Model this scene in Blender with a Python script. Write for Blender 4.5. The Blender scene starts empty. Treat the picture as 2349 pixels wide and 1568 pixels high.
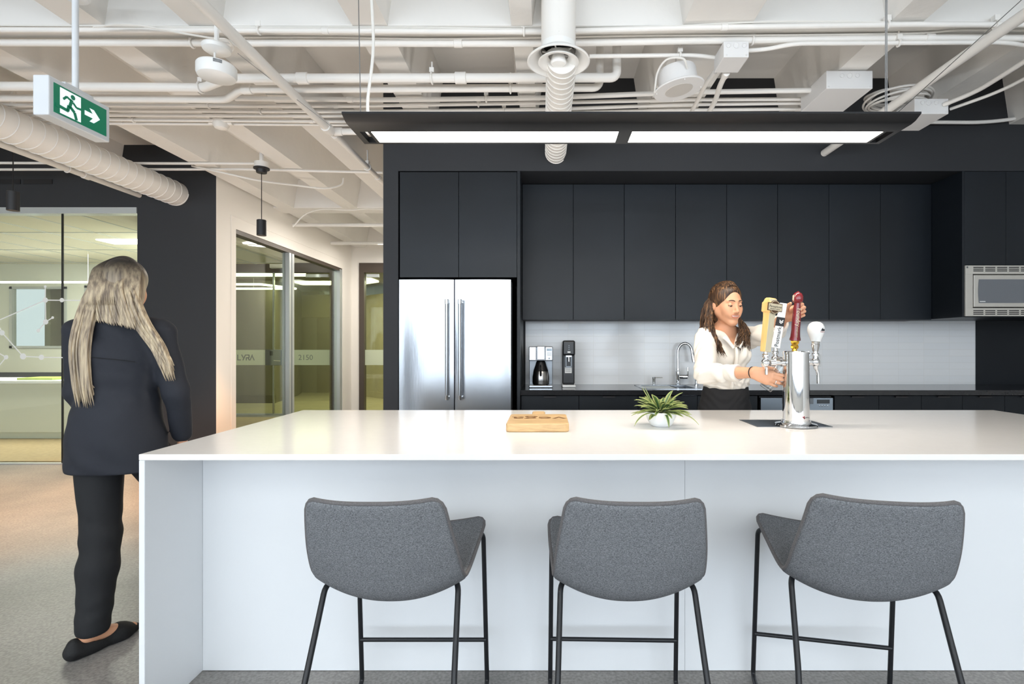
import bpy, bmesh, math, random
import numpy as np
from mathutils import Vector, Matrix, Euler

random.seed(7)
RNG = np.random.default_rng(7)
SC = bpy.context.scene
COL = SC.collection
PI = math.pi

# camera constants: eye height, principal point and focal length (2349 px wide frame)
EYE, PX0, PY0, FPX = 1.283, 1252.0, 790.0, 1200.0


def at(x, y, d):
    """world point seen at pixel x,y at distance d in front of the camera"""
    return Vector(((x - PX0) / FPX * d, d, EYE - (y - PY0) / FPX * d))


def atz(x, y, z):
    return at(x, y, (EYE - z) * FPX / (y - PY0))


def V(*a):
    return Vector(a)


def lin(c):
    c = c / 255.0
    return c / 12.92 if c <= 0.04045 else ((c + 0.055) / 1.055) ** 2.4


def rgb(r, g, b):
    return (lin(r), lin(g), lin(b), 1.0)


# ------------------------------------------------------------------ materials
MATS = {}


def new_mat(name):
    m = bpy.data.materials.new(name)
    m.use_nodes = True
    nt = m.node_tree
    b = nt.nodes['Principled BSDF']
    MATS[name] = m
    return m, nt, b


def mat(name, col, rough=0.5, metal=0.0, var=0.0, vscale=6.0, bump=0.0, bscale=40.0, spec=0.5,
        emit=None, estr=0.0, coat=0.0, stretch=None, sheen=0.0):
    """plain surface with an optional noise variation of colour and a bump"""
    m, nt, b = new_mat(name)
    N, L = nt.nodes, nt.links
    b.inputs['Base Color'].default_value = col
    b.inputs['Roughness'].default_value = rough
    b.inputs['Metallic'].default_value = metal
    b.inputs['Specular IOR Level'].default_value = spec
    b.inputs['Coat Weight'].default_value = coat
    b.inputs['Sheen Weight'].default_value = sheen
    if emit is not None:
        b.inputs['Emission Color'].default_value = emit
        b.inputs['Emission Strength'].default_value = estr
    tc = N.new('ShaderNodeTexCoord')
    vec = tc.outputs['Object']
    if stretch is not None:
        mp = N.new('ShaderNodeMapping')
        mp.inputs['Scale'].default_value = stretch
        L.new(vec, mp.inputs['Vector'])
        vec = mp.outputs['Vector']
    n = N.new('ShaderNodeTexNoise')
    n.inputs['Scale'].default_value = vscale
    n.inputs['Detail'].default_value = 6
    L.new(vec, n.inputs['Vector'])
    if var > 0:
        r = N.new('ShaderNodeValToRGB')
        r.color_ramp.elements[0].position = 0.3
        r.color_ramp.elements[1].position = 0.7
        r.color_ramp.elements[0].color = tuple(c * (1 - var) for c in col[:3]) + (1,)
        r.color_ramp.elements[1].color = tuple(min(1, c * (1 + var)) for c in col[:3]) + (1,)
        L.new(n.outputs['Fac'], r.inputs['Fac'])
        L.new(r.outputs['Color'], b.inputs['Base Color'])
    if bump > 0:
        n2 = N.new('ShaderNodeTexNoise')
        n2.inputs['Scale'].default_value = bscale
        n2.inputs['Detail'].default_value = 5
        L.new(vec, n2.inputs['Vector'])
        bp = N.new('ShaderNodeBump')
        bp.inputs['Strength'].default_value = bump
        bp.inputs['Distance'].default_value = 0.01
        L.new(n2.outputs['Fac'], bp.inputs['Height'])
        L.new(bp.outputs['Normal'], b.inputs['Normal'])
    return m


def glow(name, col, strength):
    m, nt, b = new_mat(name)
    nt.nodes.remove(b)
    e = nt.nodes.new('ShaderNodeEmission')
    e.inputs['Color'].default_value = col
    e.inputs['Strength'].default_value = strength
    nt.links.new(e.outputs['Emission'], nt.nodes['Material Output'].inputs['Surface'])
    return m


def pane(name, tint=(0.93, 0.97, 0.94, 1), ior=1.45, gloss=1.0):
    """thin glass: clear straight through, mirror by fresnel"""
    m, nt, b = new_mat(name)
    N, L = nt.nodes, nt.links
    N.remove(b)
    t = N.new('ShaderNodeBsdfTransparent')
    t.inputs['Color'].default_value = tint
    g = N.new('ShaderNodeBsdfGlossy')
    g.inputs['Roughness'].default_value = 0.02
    g.inputs['Color'].default_value = (gloss, gloss, gloss, 1)
    lw = N.new('ShaderNodeLayerWeight')
    lw.inputs['Blend'].default_value = 0.5
    f0 = ((ior - 1) / (ior + 1)) ** 2
    pw = N.new('ShaderNodeMath'); pw.operation = 'POWER'; pw.inputs[1].default_value = 5.0
    ml = N.new('ShaderNodeMath'); ml.operation = 'MULTIPLY_ADD'; ml.inputs[1].default_value = 1 - f0; ml.inputs[2].default_value = f0
    L.new(lw.outputs['Facing'], pw.inputs[0])
    L.new(pw.outputs[0], ml.inputs[0])
    mx = N.new('ShaderNodeMixShader')
    L.new(ml.outputs[0], mx.inputs['Fac'])
    L.new(t.outputs['BSDF'], mx.inputs[1])
    L.new(g.outputs['BSDF'], mx.inputs[2])
    L.new(mx.outputs['Shader'], N['Material Output'].inputs['Surface'])
    return m


def frosted(name, col, alpha):
    m, nt, b = new_mat(name)
    b.inputs['Base Color'].default_value = col
    b.inputs['Roughness'].default_value = 0.6
    b.inputs['Alpha'].default_value = alpha
    return m


M = MATS

# ------------------------------------------------------------------ meshes
OFF = {}


def tag(o, label=None, cat=None, group=None, kind=None):
    if label:
        o['label'] = label
    if cat:
        o['category'] = cat
    if group:
        o['group'] = group
    if kind:
        o['kind'] = kind
    return o


def thing(name, label, cat, loc=(0, 0, 0), group=None):
    o = bpy.data.objects.new(name, None)
    COL.objects.link(o)
    o.empty_display_size = 0.1
    o.location = loc
    OFF[o.name] = Vector(loc)
    return tag(o, label, cat, group)


def link_mesh(name, me, material, parent=None):
    o = bpy.data.objects.new(name, me)
    COL.objects.link(o)
    if material is not None and not me.materials:
        me.materials.append(material)
    if parent is not None:
        o.parent = parent
    return o


class MB:
    """collects shapes and links them as ONE mesh object"""

    def __init__(self):
        self.bm = bmesh.new()

    def box(self, x0, x1, y0, y1, z0, z1, m=None):
        bm = self.bm
        vs = [bm.verts.new((x, y, z)) for x in (x0, x1) for y in (y0, y1) for z in (z0, z1)]
        if m is not None:
            for v in vs:
                v.co = m @ v.co
        for f in ((0, 1, 3, 2), (4, 6, 7, 5), (0, 4, 5, 1), (2, 3, 7, 6), (0, 2, 6, 4), (1, 5, 7, 3)):
            bm.faces.new([vs[i] for i in f])
        return self

    def quad(self, *pts):
        bm = self.bm
        bm.faces.new([bm.verts.new(p) for p in pts])
        return self

    def loft(self, rings, closed=True, cap=True):
        bm = self.bm
        R = [[bm.verts.new(p) for p in r] for r in rings]
        n = len(R[0])
        for a, b in zip(R, R[1:]):
            for i in range(n if closed else n - 1):
                j = (i + 1) % n
                try:
                    bm.faces.new((a[i], a[j], b[j], b[i]))
                except ValueError:
                    pass
        if cap and closed:
            for r, rev in ((R[0], True), (R[-1], False)):
                try:
                    bm.faces.new(list(reversed(r)) if rev else r)
                except ValueError:
                    pass
        return self

    def tube(self, pts, r, seg=12, cap=True, flat=1.0, up=None):
        pts = [Vector(p) for p in pts]
        n = len(pts)
        rs = r if hasattr(r, '__len__') else [r] * n
        tang = []
        for i in range(n):
            a, b = pts[max(i - 1, 0)], pts[min(i + 1, n - 1)]
            t = (b - a)
            tang.append(t.normalized() if t.length > 1e-9 else Vector((0, 0, 1)))
        t0 = tang[0]
        ref = Vector(up) if up is not None else (Vector((0, 0, 1)) if abs(t0.z) < 0.9 else Vector((1, 0, 0)))
        u = (ref - t0 * ref.dot(t0)).normalized()
        rings = []
        for i in range(n):
            t = tang[i]
            u = (u - t * u.dot(t))
            u = u.normalized() if u.length > 1e-9 else t.orthogonal().normalized()
            w = t.cross(u)
            rings.append([pts[i] + (u * math.cos(a) * flat + w * math.sin(a)) * rs[i]
                          for a in (2 * PI * k / seg for k in range(seg))])
        return self.loft(rings, True, cap)

    def lathe(self, prof, seg=32, m=None, cap=True):
        """prof: (radius, height) pairs about local z"""
        rings = []
        for r, z in prof:
            ring = [Vector((max(r, 1e-5) * math.cos(2 * PI * k / seg), max(r, 1e-5) * math.sin(2 * PI * k / seg), z)) for k in range(seg)]
            rings.append([m @ p for p in ring] if m is not None else ring)
        return self.loft(rings, True, cap)

    def prism(self, poly, depth, m=None):
        """poly in local xy, extruded along local z from 0 to depth"""
        r0 = [Vector((p[0], p[1], 0)) for p in poly]
        r1 = [Vector((p[0], p[1], depth)) for p in poly]
        if m is not None:
            r0 = [m @ p for p in r0]
            r1 = [m @ p for p in r1]
        return self.loft([r0, r1], True, True)

    def ball(self, c, r, seg=16, rings=10, m=None):
        r = r if hasattr(r, '__len__') else (r, r, r)
        c = Vector(c)
        out = []
        for i in range(rings + 1):
            a = PI * i / rings
            s, z = max(math.sin(a), 1e-3), -math.cos(a)
            ring = [Vector((r[0] * s * math.cos(2 * PI * k / seg), r[1] * s * math.sin(2 * PI * k / seg), r[2] * z)) for k in range(seg)]
            out.append([c + (m @ p if m is not None else p) for p in ring])
        return self.loft(out, True, True)

    def build(self, name, material, parent=None, label=None, cat=None, group=None, kind=None, smooth=35,
              bevel=0.0, bseg=2, subsurf=0, origin=None):
        bm = self.bm
        bmesh.ops.recalc_face_normals(bm, faces=bm.faces)
        if parent is not None:
            off = OFF.get(parent.name, Vector((0, 0, 0)))
        elif origin is not None:
            off = Vector(origin)
        else:
            xs = [v.co for v in bm.verts]
            lo = Vector([min(v[i] for v in xs) for i in range(3)])
            hi = Vector([max(v[i] for v in xs) for i in range(3)])
            off = Vector(((lo.x + hi.x) / 2, (lo.y + hi.y) / 2, lo.z))
        if off.length > 0:
            bmesh.ops.translate(bm, verts=bm.verts, vec=-off)
        me = bpy.data.meshes.new(name)
        bm.to_mesh(me)
        bm.free()
        o = link_mesh(name, me, material, parent)
        if parent is None:
            o.location = off
        OFF[o.name] = off.copy()
        finish(o, smooth, bevel, bseg, subsurf)
        return tag(o, label, cat, group, kind)


def finish(o, smooth=35, bevel=0.0, bseg=2, subsurf=0):
    me = o.data
    if smooth:
        for p in me.polygons:
            p.use_smooth = True
        if smooth < 180:
            me.set_sharp_from_angle(angle=math.radians(smooth))
    if subsurf:
        s = o.modifiers.new('subdivision', 'SUBSURF')
        s.levels = s.render_levels = subsurf
    if bevel:
        b = o.modifiers.new('bevel', 'BEVEL')
        b.width = bevel
        b.segments = bseg
        b.limit_method = 'ANGLE'
        b.angle_limit = math.radians(40)
        if smooth and smooth < 180:
            b.harden_normals = False
    return o


def fillet(pts, r, n=6):
    """round the corners of a polyline"""
    pts = [Vector(p) for p in pts]
    out = [pts[0]]
    for i in range(1, len(pts) - 1):
        p, a, b = pts[i], pts[i - 1] - pts[i], pts[i + 1] - pts[i]
        k = min(r, a.length * 0.49, b.length * 0.49)
        s, e = p + a.normalized() * k, p + b.normalized() * k
        for j in range(n + 1):
            t = j / n
            out.append((1 - t) ** 2 * s + 2 * t * (1 - t) * p + t * t * e)
    out.append(pts[-1])
    return out


def spline(pts, n=8):
    """catmull-rom through the points"""
    pts = [Vector(p) for p in pts]
    P = [pts[0] * 2 - pts[1]] + pts + [pts[-1] * 2 - pts[-2]]
    out = []
    for i in range(1, len(P) - 2):
        a, b, c, d = P[i - 1], P[i], P[i + 1], P[i + 2]
        for j in range(n):
            t = j / n
            out.append(0.5 * ((2 * b) + (c - a) * t + (2 * a - 5 * b + 4 * c - d) * t * t + (3 * b - a - 3 * c + d) * t ** 3))
    out.append(pts[-1])
    return out


def frame(o, x, y, z):
    """matrix from an origin and three axes"""
    m = Matrix((tuple(Vector(x)), tuple(Vector(y)), tuple(Vector(z)))).transposed().to_4x4()
    m.translation = Vector(o)
    return m


def toward(o, d, ref=(0, 0, 1)):
    """matrix whose local z points along d"""
    z = Vector(d).normalized()
    ref = Vector(ref)
    if abs(z.dot(ref)) > 0.98:
        ref = Vector((1, 0, 0))
    x = ref.cross(z).normalized()
    return frame(o, x, z.cross(x), z)


def copy_tree(o, parent=None):
    c = o.copy()
    COL.objects.link(c)
    if parent is not None:
        c.parent = parent
    for ch in list(o.children):
        copy_tree(ch, c)
    return c


def lettering(name, body, size, material, parent, m, depth=0.001, align='CENTER', shear=0.0, spacing=1.0):
    """text laid out as a mesh; local x is the reading direction, local z faces the reader"""
    cu = bpy.data.curves.new(name, 'FONT')
    cu.body = body
    cu.size = size
    cu.extrude = depth
    cu.align_x = align
    cu.align_y = 'CENTER'
    cu.shear = shear
    cu.space_character = spacing
    cu.resolution_u = 3
    t = bpy.data.objects.new(name + '_text', cu)
    COL.objects.link(t)
    dg = bpy.context.evaluated_depsgraph_get()
    dg.update()
    me = bpy.data.meshes.new_from_object(t.evaluated_get(dg))
    bpy.data.objects.remove(t)
    bpy.data.curves.remove(cu)
    off = OFF.get(parent.name, Vector((0, 0, 0))) if parent is not None else Vector((0, 0, 0))
    me.transform(Matrix.Translation(-off) @ m)
    me.materials.clear()
    o = link_mesh(name, me, material, parent)
    OFF[o.name] = off.copy()
    return o


def strokes(mb, lines, w, m, depth=0.002):
    """flat strokes (thick line segments) in the local xy plane of m"""
    for a, b in lines:
        a, b = Vector((a[0], a[1])), Vector((b[0], b[1]))
        t = (b - a).normalized()
        n = Vector((-t.y, t.x)) * w / 2
        mb.prism([a + n, a - n, b - n, b + n], depth, m)
    return mb


# ------------------------------------------------------------------ the palette
def palette():
    mat('ceiling_paint', rgb(226, 224, 220), 0.75, var=0.04, vscale=1.2, bump=0.25, bscale=14)
    mat('pipe_paint', rgb(232, 229, 224), 0.45)
    mat('cable_white', rgb(225, 222, 216), 0.5)
    mat('white_wall', rgb(234, 230, 224), 0.7)
    mat('black_wall', rgb(36, 38, 42), 0.62, var=0.06, vscale=2)
    mat('black_laminate', rgb(25, 30, 36), 0.40, var=0.22, vscale=1.7, bump=0.02, bscale=4, spec=0.32)
    mat('black_gap', rgb(14, 14, 16), 0.6)
    mat('black_stone', rgb(38, 39, 42), 0.12, var=0.15, vscale=60, spec=0.6)
    mat('quartz', rgb(242, 239, 236), 0.17, var=0.012, vscale=30, spec=0.32)
    mat('panel_white', rgb(231, 233, 235), 0.42)
    mat('steel', rgb(174, 178, 183), 0.25, 1.0, var=0.05, vscale=3, bump=0.22, bscale=5.0, stretch=(1.6, 1.6, 0.25))
    mat('steel_dark', rgb(120, 124, 128), 0.3, 1.0)
    mat('dishwasher_steel', rgb(150, 160, 170), 0.35, 1.0)
    mat('steel_light', rgb(206, 202, 194), 0.42, 0.45)
    mat('carafe_steel', rgb(160, 158, 156), 0.22, 1.0)
    mat('drain_reflection', rgb(196, 204, 198), 0.3)  # white reflection on the steel painted in as a pale non-metal colour
    mat('pull_dark', rgb(58, 56, 58), 0.4, 0.6)
    mat('chrome', rgb(232, 233, 235), 0.05, 1.0)
    mat('brass', rgb(226, 178, 70), 0.15, 1.0)
    mat('black_plastic', rgb(22, 22, 24), 0.3)
    mat('black_metal', rgb(26, 27, 30), 0.4, spec=0.4)
    mat('black_powder', rgb(30, 31, 34), 0.5)
    mat('white_plastic', rgb(236, 236, 234), 0.35)
    mat('label_white', rgb(232, 232, 230), 0.5)
    mat('ink', rgb(24, 24, 28), 0.6)
    mat('ink_red', rgb(150, 40, 50), 0.6)
    mat('red_lacquer', rgb(126, 28, 36), 0.18, coat=0.6)
    mat('maple', rgb(229, 186, 118), 0.45, var=0.10, vscale=9, stretch=(8, 8, 0.8))
    mat('maple_daylit', rgb(202, 192, 165), 0.45, var=0.05, vscale=9, stretch=(8, 8, 0.8))  # maple with the cool daylight painted into its colour
    mat('badge_brown', rgb(88, 62, 40), 0.4)
    mat('badge_cream', rgb(214, 200, 170), 0.45)
    mat('bowl_white', rgb(238, 240, 242), 0.6, bump=0.08, bscale=60)
    mat('soil', rgb(60, 48, 38), 0.9)
    mat('skin', rgb(214, 158, 124), 0.48, var=0.03, vscale=30)
    mat('skin_hand', rgb(240, 190, 160), 0.5, var=0.03, vscale=40)
    mat('lip', rgb(200, 126, 112), 0.4)
    mat('teeth', rgb(246, 242, 236), 0.3)
    mat('eye_white', rgb(236, 232, 228), 0.25)
    mat('eye_dark', rgb(44, 30, 22), 0.2)
    mat('brow', rgb(58, 40, 30), 0.7)
    mat('blouse', rgb(230, 224, 215), 0.75, bump=0.45, bscale=13)
    mat('skirt_black', rgb(30, 29, 31), 0.8, bump=0.1, bscale=30)
    mat('navy_cloth', rgb(30, 33, 42), 0.78, bump=0.1, bscale=40, var=0.1, vscale=5)
    mat('trouser_black', rgb(20, 21, 24), 0.8, bump=0.1, bscale=40)
    mat('shoe_black', rgb(16, 16, 17), 0.75, bump=0.2, bscale=200)
    mat('elastic_black', rgb(16, 16, 18), 0.6)
    mat('silver', rgb(235, 232, 228), 0.12, 1.0)
    mat('choker', rgb(214, 178, 170), 0.5)
    mat('carpet_tan', rgb(160, 142, 108), 0.9, var=0.12, vscale=25)
    mat('lobby_wall', rgb(118, 112, 92), 0.5, var=0.08, vscale=0.8)
    mat('lobby_stone', rgb(176, 168, 142), 0.5, var=0.06, vscale=6)
    mat('lobby_floor', rgb(172, 162, 132), 0.35, var=0.12, vscale=3, stretch=(0.6, 3, 1))
    mat('lobby_base', rgb(92, 86, 62), 0.5)
    mat('bronze_frame', rgb(74, 64, 55), 0.4)
    mat('elevator_dark', rgb(80, 74, 50), 0.4)
    mat('elevator_brass', rgb(150, 142, 112), 0.35, 0.5)
    mat('alu', rgb(198, 204, 206), 0.35, 0.6)
    mat('tile_ceiling', rgb(214, 212, 196), 0.8)
    mat('room_wall', rgb(214, 216, 206), 0.7)
    mat('blind_blue', rgb(205, 222, 226), 0.7)
    mat('paper', rgb(238, 238, 232), 0.7)
    mat('folder_green', rgb(150, 165, 84), 0.6)
    mat('green_sign', rgb(16, 112, 84), 0.35, emit=rgb(16, 120, 88), estr=0.25)
    mat('sign_white', rgb(238, 242, 244), 0.4, emit=rgb(236, 244, 248), estr=0.45)
    mat('housing_white', rgb(222, 226, 230), 0.45)
    mat('paint_grey_box', rgb(224, 223, 222), 0.5)
    mat('grille_grey', rgb(196, 192, 186), 0.6)
    mat('glass_dark', rgb(112, 116, 122), 0.08, spec=0.7)
    mat('screen', rgb(60, 66, 72), 0.15)
    mat('screen_pale', rgb(170, 190, 205), 0.2)
    mat('coil_grey', rgb(206, 202, 196), 0.5)
    pane('clear_glass', (0.95, 0.98, 0.95, 1))
    pane('room_glass', (0.95, 0.97, 0.93, 1), 1.55)
    pane('lobby_glass', (0.86, 0.90, 0.76, 1))
    pane('drink_glass', (0.97, 0.98, 0.98, 1), 1.5)
    frosted('frost', rgb(205, 214, 186), 0.88)
    mat('decal_white', rgb(244, 246, 244), 0.5, emit=rgb(244, 246, 244), estr=0.0)
    glow('lamp_panel', (1.0, 0.91, 0.79, 1), 25)
    glow('pendant_glow', (1.0, 0.72, 0.42, 1), 10)
    glow('office_panel', (1.0, 0.97, 0.86, 1), 6)
    glow('lobby_line', (1.0, 0.98, 0.85, 1), 4)
    glow('lobby_cove', (1.0, 0.96, 0.72, 1), 2.0)

    # polished concrete floor: patches, scratches and pale flecks
    m, nt, b = new_mat('concrete')
    N, L = nt.nodes, nt.links
    tc = N.new('ShaderNodeTexCoord')
    n1 = N.new('ShaderNodeTexNoise'); n1.inputs['Scale'].default_value = 1.6; n1.inputs['Detail'].default_value = 8
    n2 = N.new('ShaderNodeTexNoise'); n2.inputs['Scale'].default_value = 90; n2.inputs['Detail'].default_value = 4
    r1 = N.new('ShaderNodeValToRGB')
    r1.color_ramp.elements[0].position = 0.32; r1.color_ramp.elements[0].color = rgb(122, 119, 116)
    r1.color_ramp.elements[1].position = 0.72; r1.color_ramp.elements[1].color = rgb(156, 151, 146)
    r2 = N.new('ShaderNodeValToRGB')
    r2.color_ramp.elements[0].position = 0.35; r2.color_ramp.elements[0].color = (0.62, 0.62, 0.62, 1)
    r2.color_ramp.elements[1].position = 0.65; r2.color_ramp.elements[1].color = (1.12, 1.12, 1.12, 1)
    mx = N.new('ShaderNodeMix'); mx.data_type = 'RGBA'; mx.blend_type = 'MULTIPLY'; mx.inputs[0].default_value = 0.8
    for t in (n1, n2):
        L.new(tc.outputs['Object'], t.inputs['Vector'])
    L.new(n1.outputs['Fac'], r1.inputs['Fac'])
    L.new(n2.outputs['Fac'], r2.inputs['Fac'])
    L.new(r1.outputs['Color'], mx.inputs[6])
    L.new(r2.outputs['Color'], mx.inputs[7])
    L.new(mx.outputs[2], b.inputs['Base Color'])
    b.inputs['Roughness'].default_value = 0.42

    # stacked gloss tiles with pale joints
    m, nt, b = new_mat('wall_tile')
    N, L = nt.nodes, nt.links
    tc = N.new('ShaderNodeTexCoord')
    mp = N.new('ShaderNodeMapping')
    mp.inputs['Rotation'].default_value = (PI / 2, 0, 0)
    mp.inputs['Location'].default_value = (0.03, 0.018, 0)
    br = N.new('ShaderNodeTexBrick')
    br.offset = 0.0
    br.inputs['Scale'].default_value = 1.0
    br.inputs['Brick Width'].default_value = 0.237
    br.inputs['Row Height'].default_value = 0.061
    br.inputs['Mortar Size'].default_value = 0.0016
    br.inputs['Mortar Smooth'].default_value = 0.2
    br.inputs['Color1'].default_value = rgb(245, 246, 247)
    br.inputs['Color2'].default_value = rgb(241, 243, 245)
    br.inputs['Mortar'].default_value = rgb(236, 236, 234)
    L.new(tc.outputs['Object'], mp.inputs['Vector'])
    L.new(mp.outputs['Vector'], br.inputs['Vector'])
    L.new(br.outputs['Color'], b.inputs['Base Color'])
    bp = N.new('ShaderNodeBump'); bp.inputs['Strength'].default_value = 0.35; bp.inputs['Distance'].default_value = 0.002
    bp.invert = True
    L.new(br.outputs['Fac'], bp.inputs['Height'])
    L.new(bp.outputs['Normal'], b.inputs['Normal'])
    b.inputs['Roughness'].default_value = 0.13

    # woven wool felt
    m, nt, b = new_mat('felt')
    N, L = nt.nodes, nt.links
    tc = N.new('ShaderNodeTexCoord')
    mp = N.new('ShaderNodeMapping'); mp.inputs['Scale'].default_value = (1, 1, 2.2)
    n1 = N.new('ShaderNodeTexNoise'); n1.inputs['Scale'].default_value = 260; n1.inputs['Detail'].default_value = 4
    n2 = N.new('ShaderNodeTexNoise'); n2.inputs['Scale'].default_value = 420; n2.inputs['Detail'].default_value = 2
    r = N.new('ShaderNodeValToRGB')
    r.color_ramp.elements[0].position = 0.34; r.color_ramp.elements[0].color = rgb(88, 90, 93)
    r.color_ramp.elements[1].position = 0.68; r.color_ramp.elements[1].color = rgb(140, 142, 145)
    L.new(tc.outputs['Object'], mp.inputs['Vector'])
    L.new(mp.outputs['Vector'], n1.inputs['Vector'])
    L.new(tc.outputs['Object'], n2.inputs['Vector'])
    L.new(n1.outputs['Fac'], r.inputs['Fac'])
    L.new(r.outputs['Color'], b.inputs['Base Color'])
    bp = N.new('ShaderNodeBump'); bp.inputs['Strength'].default_value = 0.3; bp.inputs['Distance'].default_value = 0.002
    L.new(n2.outputs['Fac'], bp.inputs['Height'])
    L.new(bp.outputs['Normal'], b.inputs['Normal'])
    b.inputs['Roughness'].default_value = 0.95
    b.inputs['Specular IOR Level'].default_value = 0.15
    mat('felt_piping', rgb(104, 101, 101), 0.9, var=0.2, vscale=300)

    # chopping-board wood
    m, nt, b = new_mat('board_wood')
    N, L = nt.nodes, nt.links
    tc = N.new('ShaderNodeTexCoord')
    mp = N.new('ShaderNodeMapping'); mp.inputs['Scale'].default_value = (4.0, 26.0, 26.0)
    mp.inputs['Rotation'].default_value = (0, 0, 0.2)
    n1 = N.new('ShaderNodeTexNoise'); n1.inputs['Scale'].default_value = 1.6; n1.inputs['Detail'].default_value = 7
    n1.inputs['Distortion'].default_value = 1.2
    r = N.new('ShaderNodeValToRGB')
    r.color_ramp.elements[0].position = 0.3; r.color_ramp.elements[0].color = rgb(186, 152, 108)
    r.color_ramp.elements[1].position = 0.7; r.color_ramp.elements[1].color = rgb(220, 186, 136)
    L.new(tc.outputs['Object'], mp.inputs['Vector'])
    L.new(mp.outputs['Vector'], n1.inputs['Vector'])
    L.new(n1.outputs['Fac'], r.inputs['Fac'])
    L.new(r.outputs['Color'], b.inputs['Base Color'])
    b.inputs['Roughness'].default_value = 0.5
    mat('burnt', rgb(122, 84, 46), 0.7)

    # variegated leaf: pale margin stripes along the blade (uses the uv across the leaf)
    m, nt, b = new_mat('leaf')
    N, L = nt.nodes, nt.links
    tc = N.new('ShaderNodeTexCoord')
    sp = N.new('ShaderNodeSeparateXYZ')
    r = N.new('ShaderNodeValToRGB')
    e = r.color_ramp.elements
    e[0].position = 0.0; e[0].color = rgb(168, 176, 110)
    e[1].position = 1.0; e[1].color = rgb(172, 180, 114)
    for p, c in ((0.16, rgb(150, 162, 92)), (0.3, rgb(74, 104, 62)), (0.7, rgb(64, 96, 60)), (0.84, rgb(144, 158, 90))):
        k = e.new(p); k.color = c
    L.new(tc.outputs['UV'], sp.inputs['Vector'])
    L.new(sp.outputs['X'], r.inputs['Fac'])
    L.new(r.outputs['Color'], b.inputs['Base Color'])
    b.inputs['Roughness'].default_value = 0.45

    # hair: strand-wise variation from dark to light
    def hair(name, c0, c1, c2, scale, zroot=None, ztip=None):
        m, nt, b = new_mat(name)
        N, L = nt.nodes, nt.links
        tc = N.new('ShaderNodeTexCoord')
        mp = N.new('ShaderNodeMapping'); mp.inputs['Scale'].default_value = (1, 1, 0.07)
        n1 = N.new('ShaderNodeTexNoise'); n1.inputs['Scale'].default_value = scale; n1.inputs['Detail'].default_value = 4
        r = N.new('ShaderNodeValToRGB')
        e = r.color_ramp.elements
        e[0].position = 0.32; e[0].color = c0
        e[1].position = 0.72; e[1].color = c2
        k = e.new(0.52); k.color = c1
        L.new(tc.outputs['Object'], mp.inputs['Vector'])
        L.new(mp.outputs['Vector'], n1.inputs['Vector'])
        L.new(n1.outputs['Fac'], r.inputs['Fac'])
        out = r.outputs['Color']
        if zroot is not None:       # darker grown-out roots at the crown
            sp = N.new('ShaderNodeSeparateXYZ')
            mr = N.new('ShaderNodeMapRange')
            mr.inputs['From Min'].default_value = ztip
            mr.inputs['From Max'].default_value = zroot
            mx = N.new('ShaderNodeMix'); mx.data_type = 'RGBA'
            mx.inputs[7].default_value = rgb(26, 21, 18)
            L.new(tc.outputs['Object'], sp.inputs['Vector'])
            L.new(sp.outputs['Z'], mr.inputs['Value'])
            L.new(mr.outputs['Result'], mx.inputs[0])
            L.new(out, mx.inputs[6])
            out = mx.outputs[2]
        L.new(out, b.inputs['Base Color'])
        b.inputs['Roughness'].default_value = 0.42
        b.inputs['Specular IOR Level'].default_value = 0.4
        return m
    hair('hair_brown', rgb(36, 24, 18), rgb(72, 50, 34), rgb(142, 104, 68), 130)
    hair('hair_blonde', rgb(120, 106, 92), rgb(180, 162, 136), rgb(216, 198, 166), 90, 1.64, 1.51)


palette()
# ------------------------------------------------------------------ the room shell
SLAB, SOFFIT = 3.42, 3.05
KW, KF, KU = 4.89, 4.20, 4.53            # kitchen wall, cabinet front line, upper cabinet front
XR = 5.6                                  # inner face of the wall on the window side of the kitchen
XL = -10.6


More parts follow.
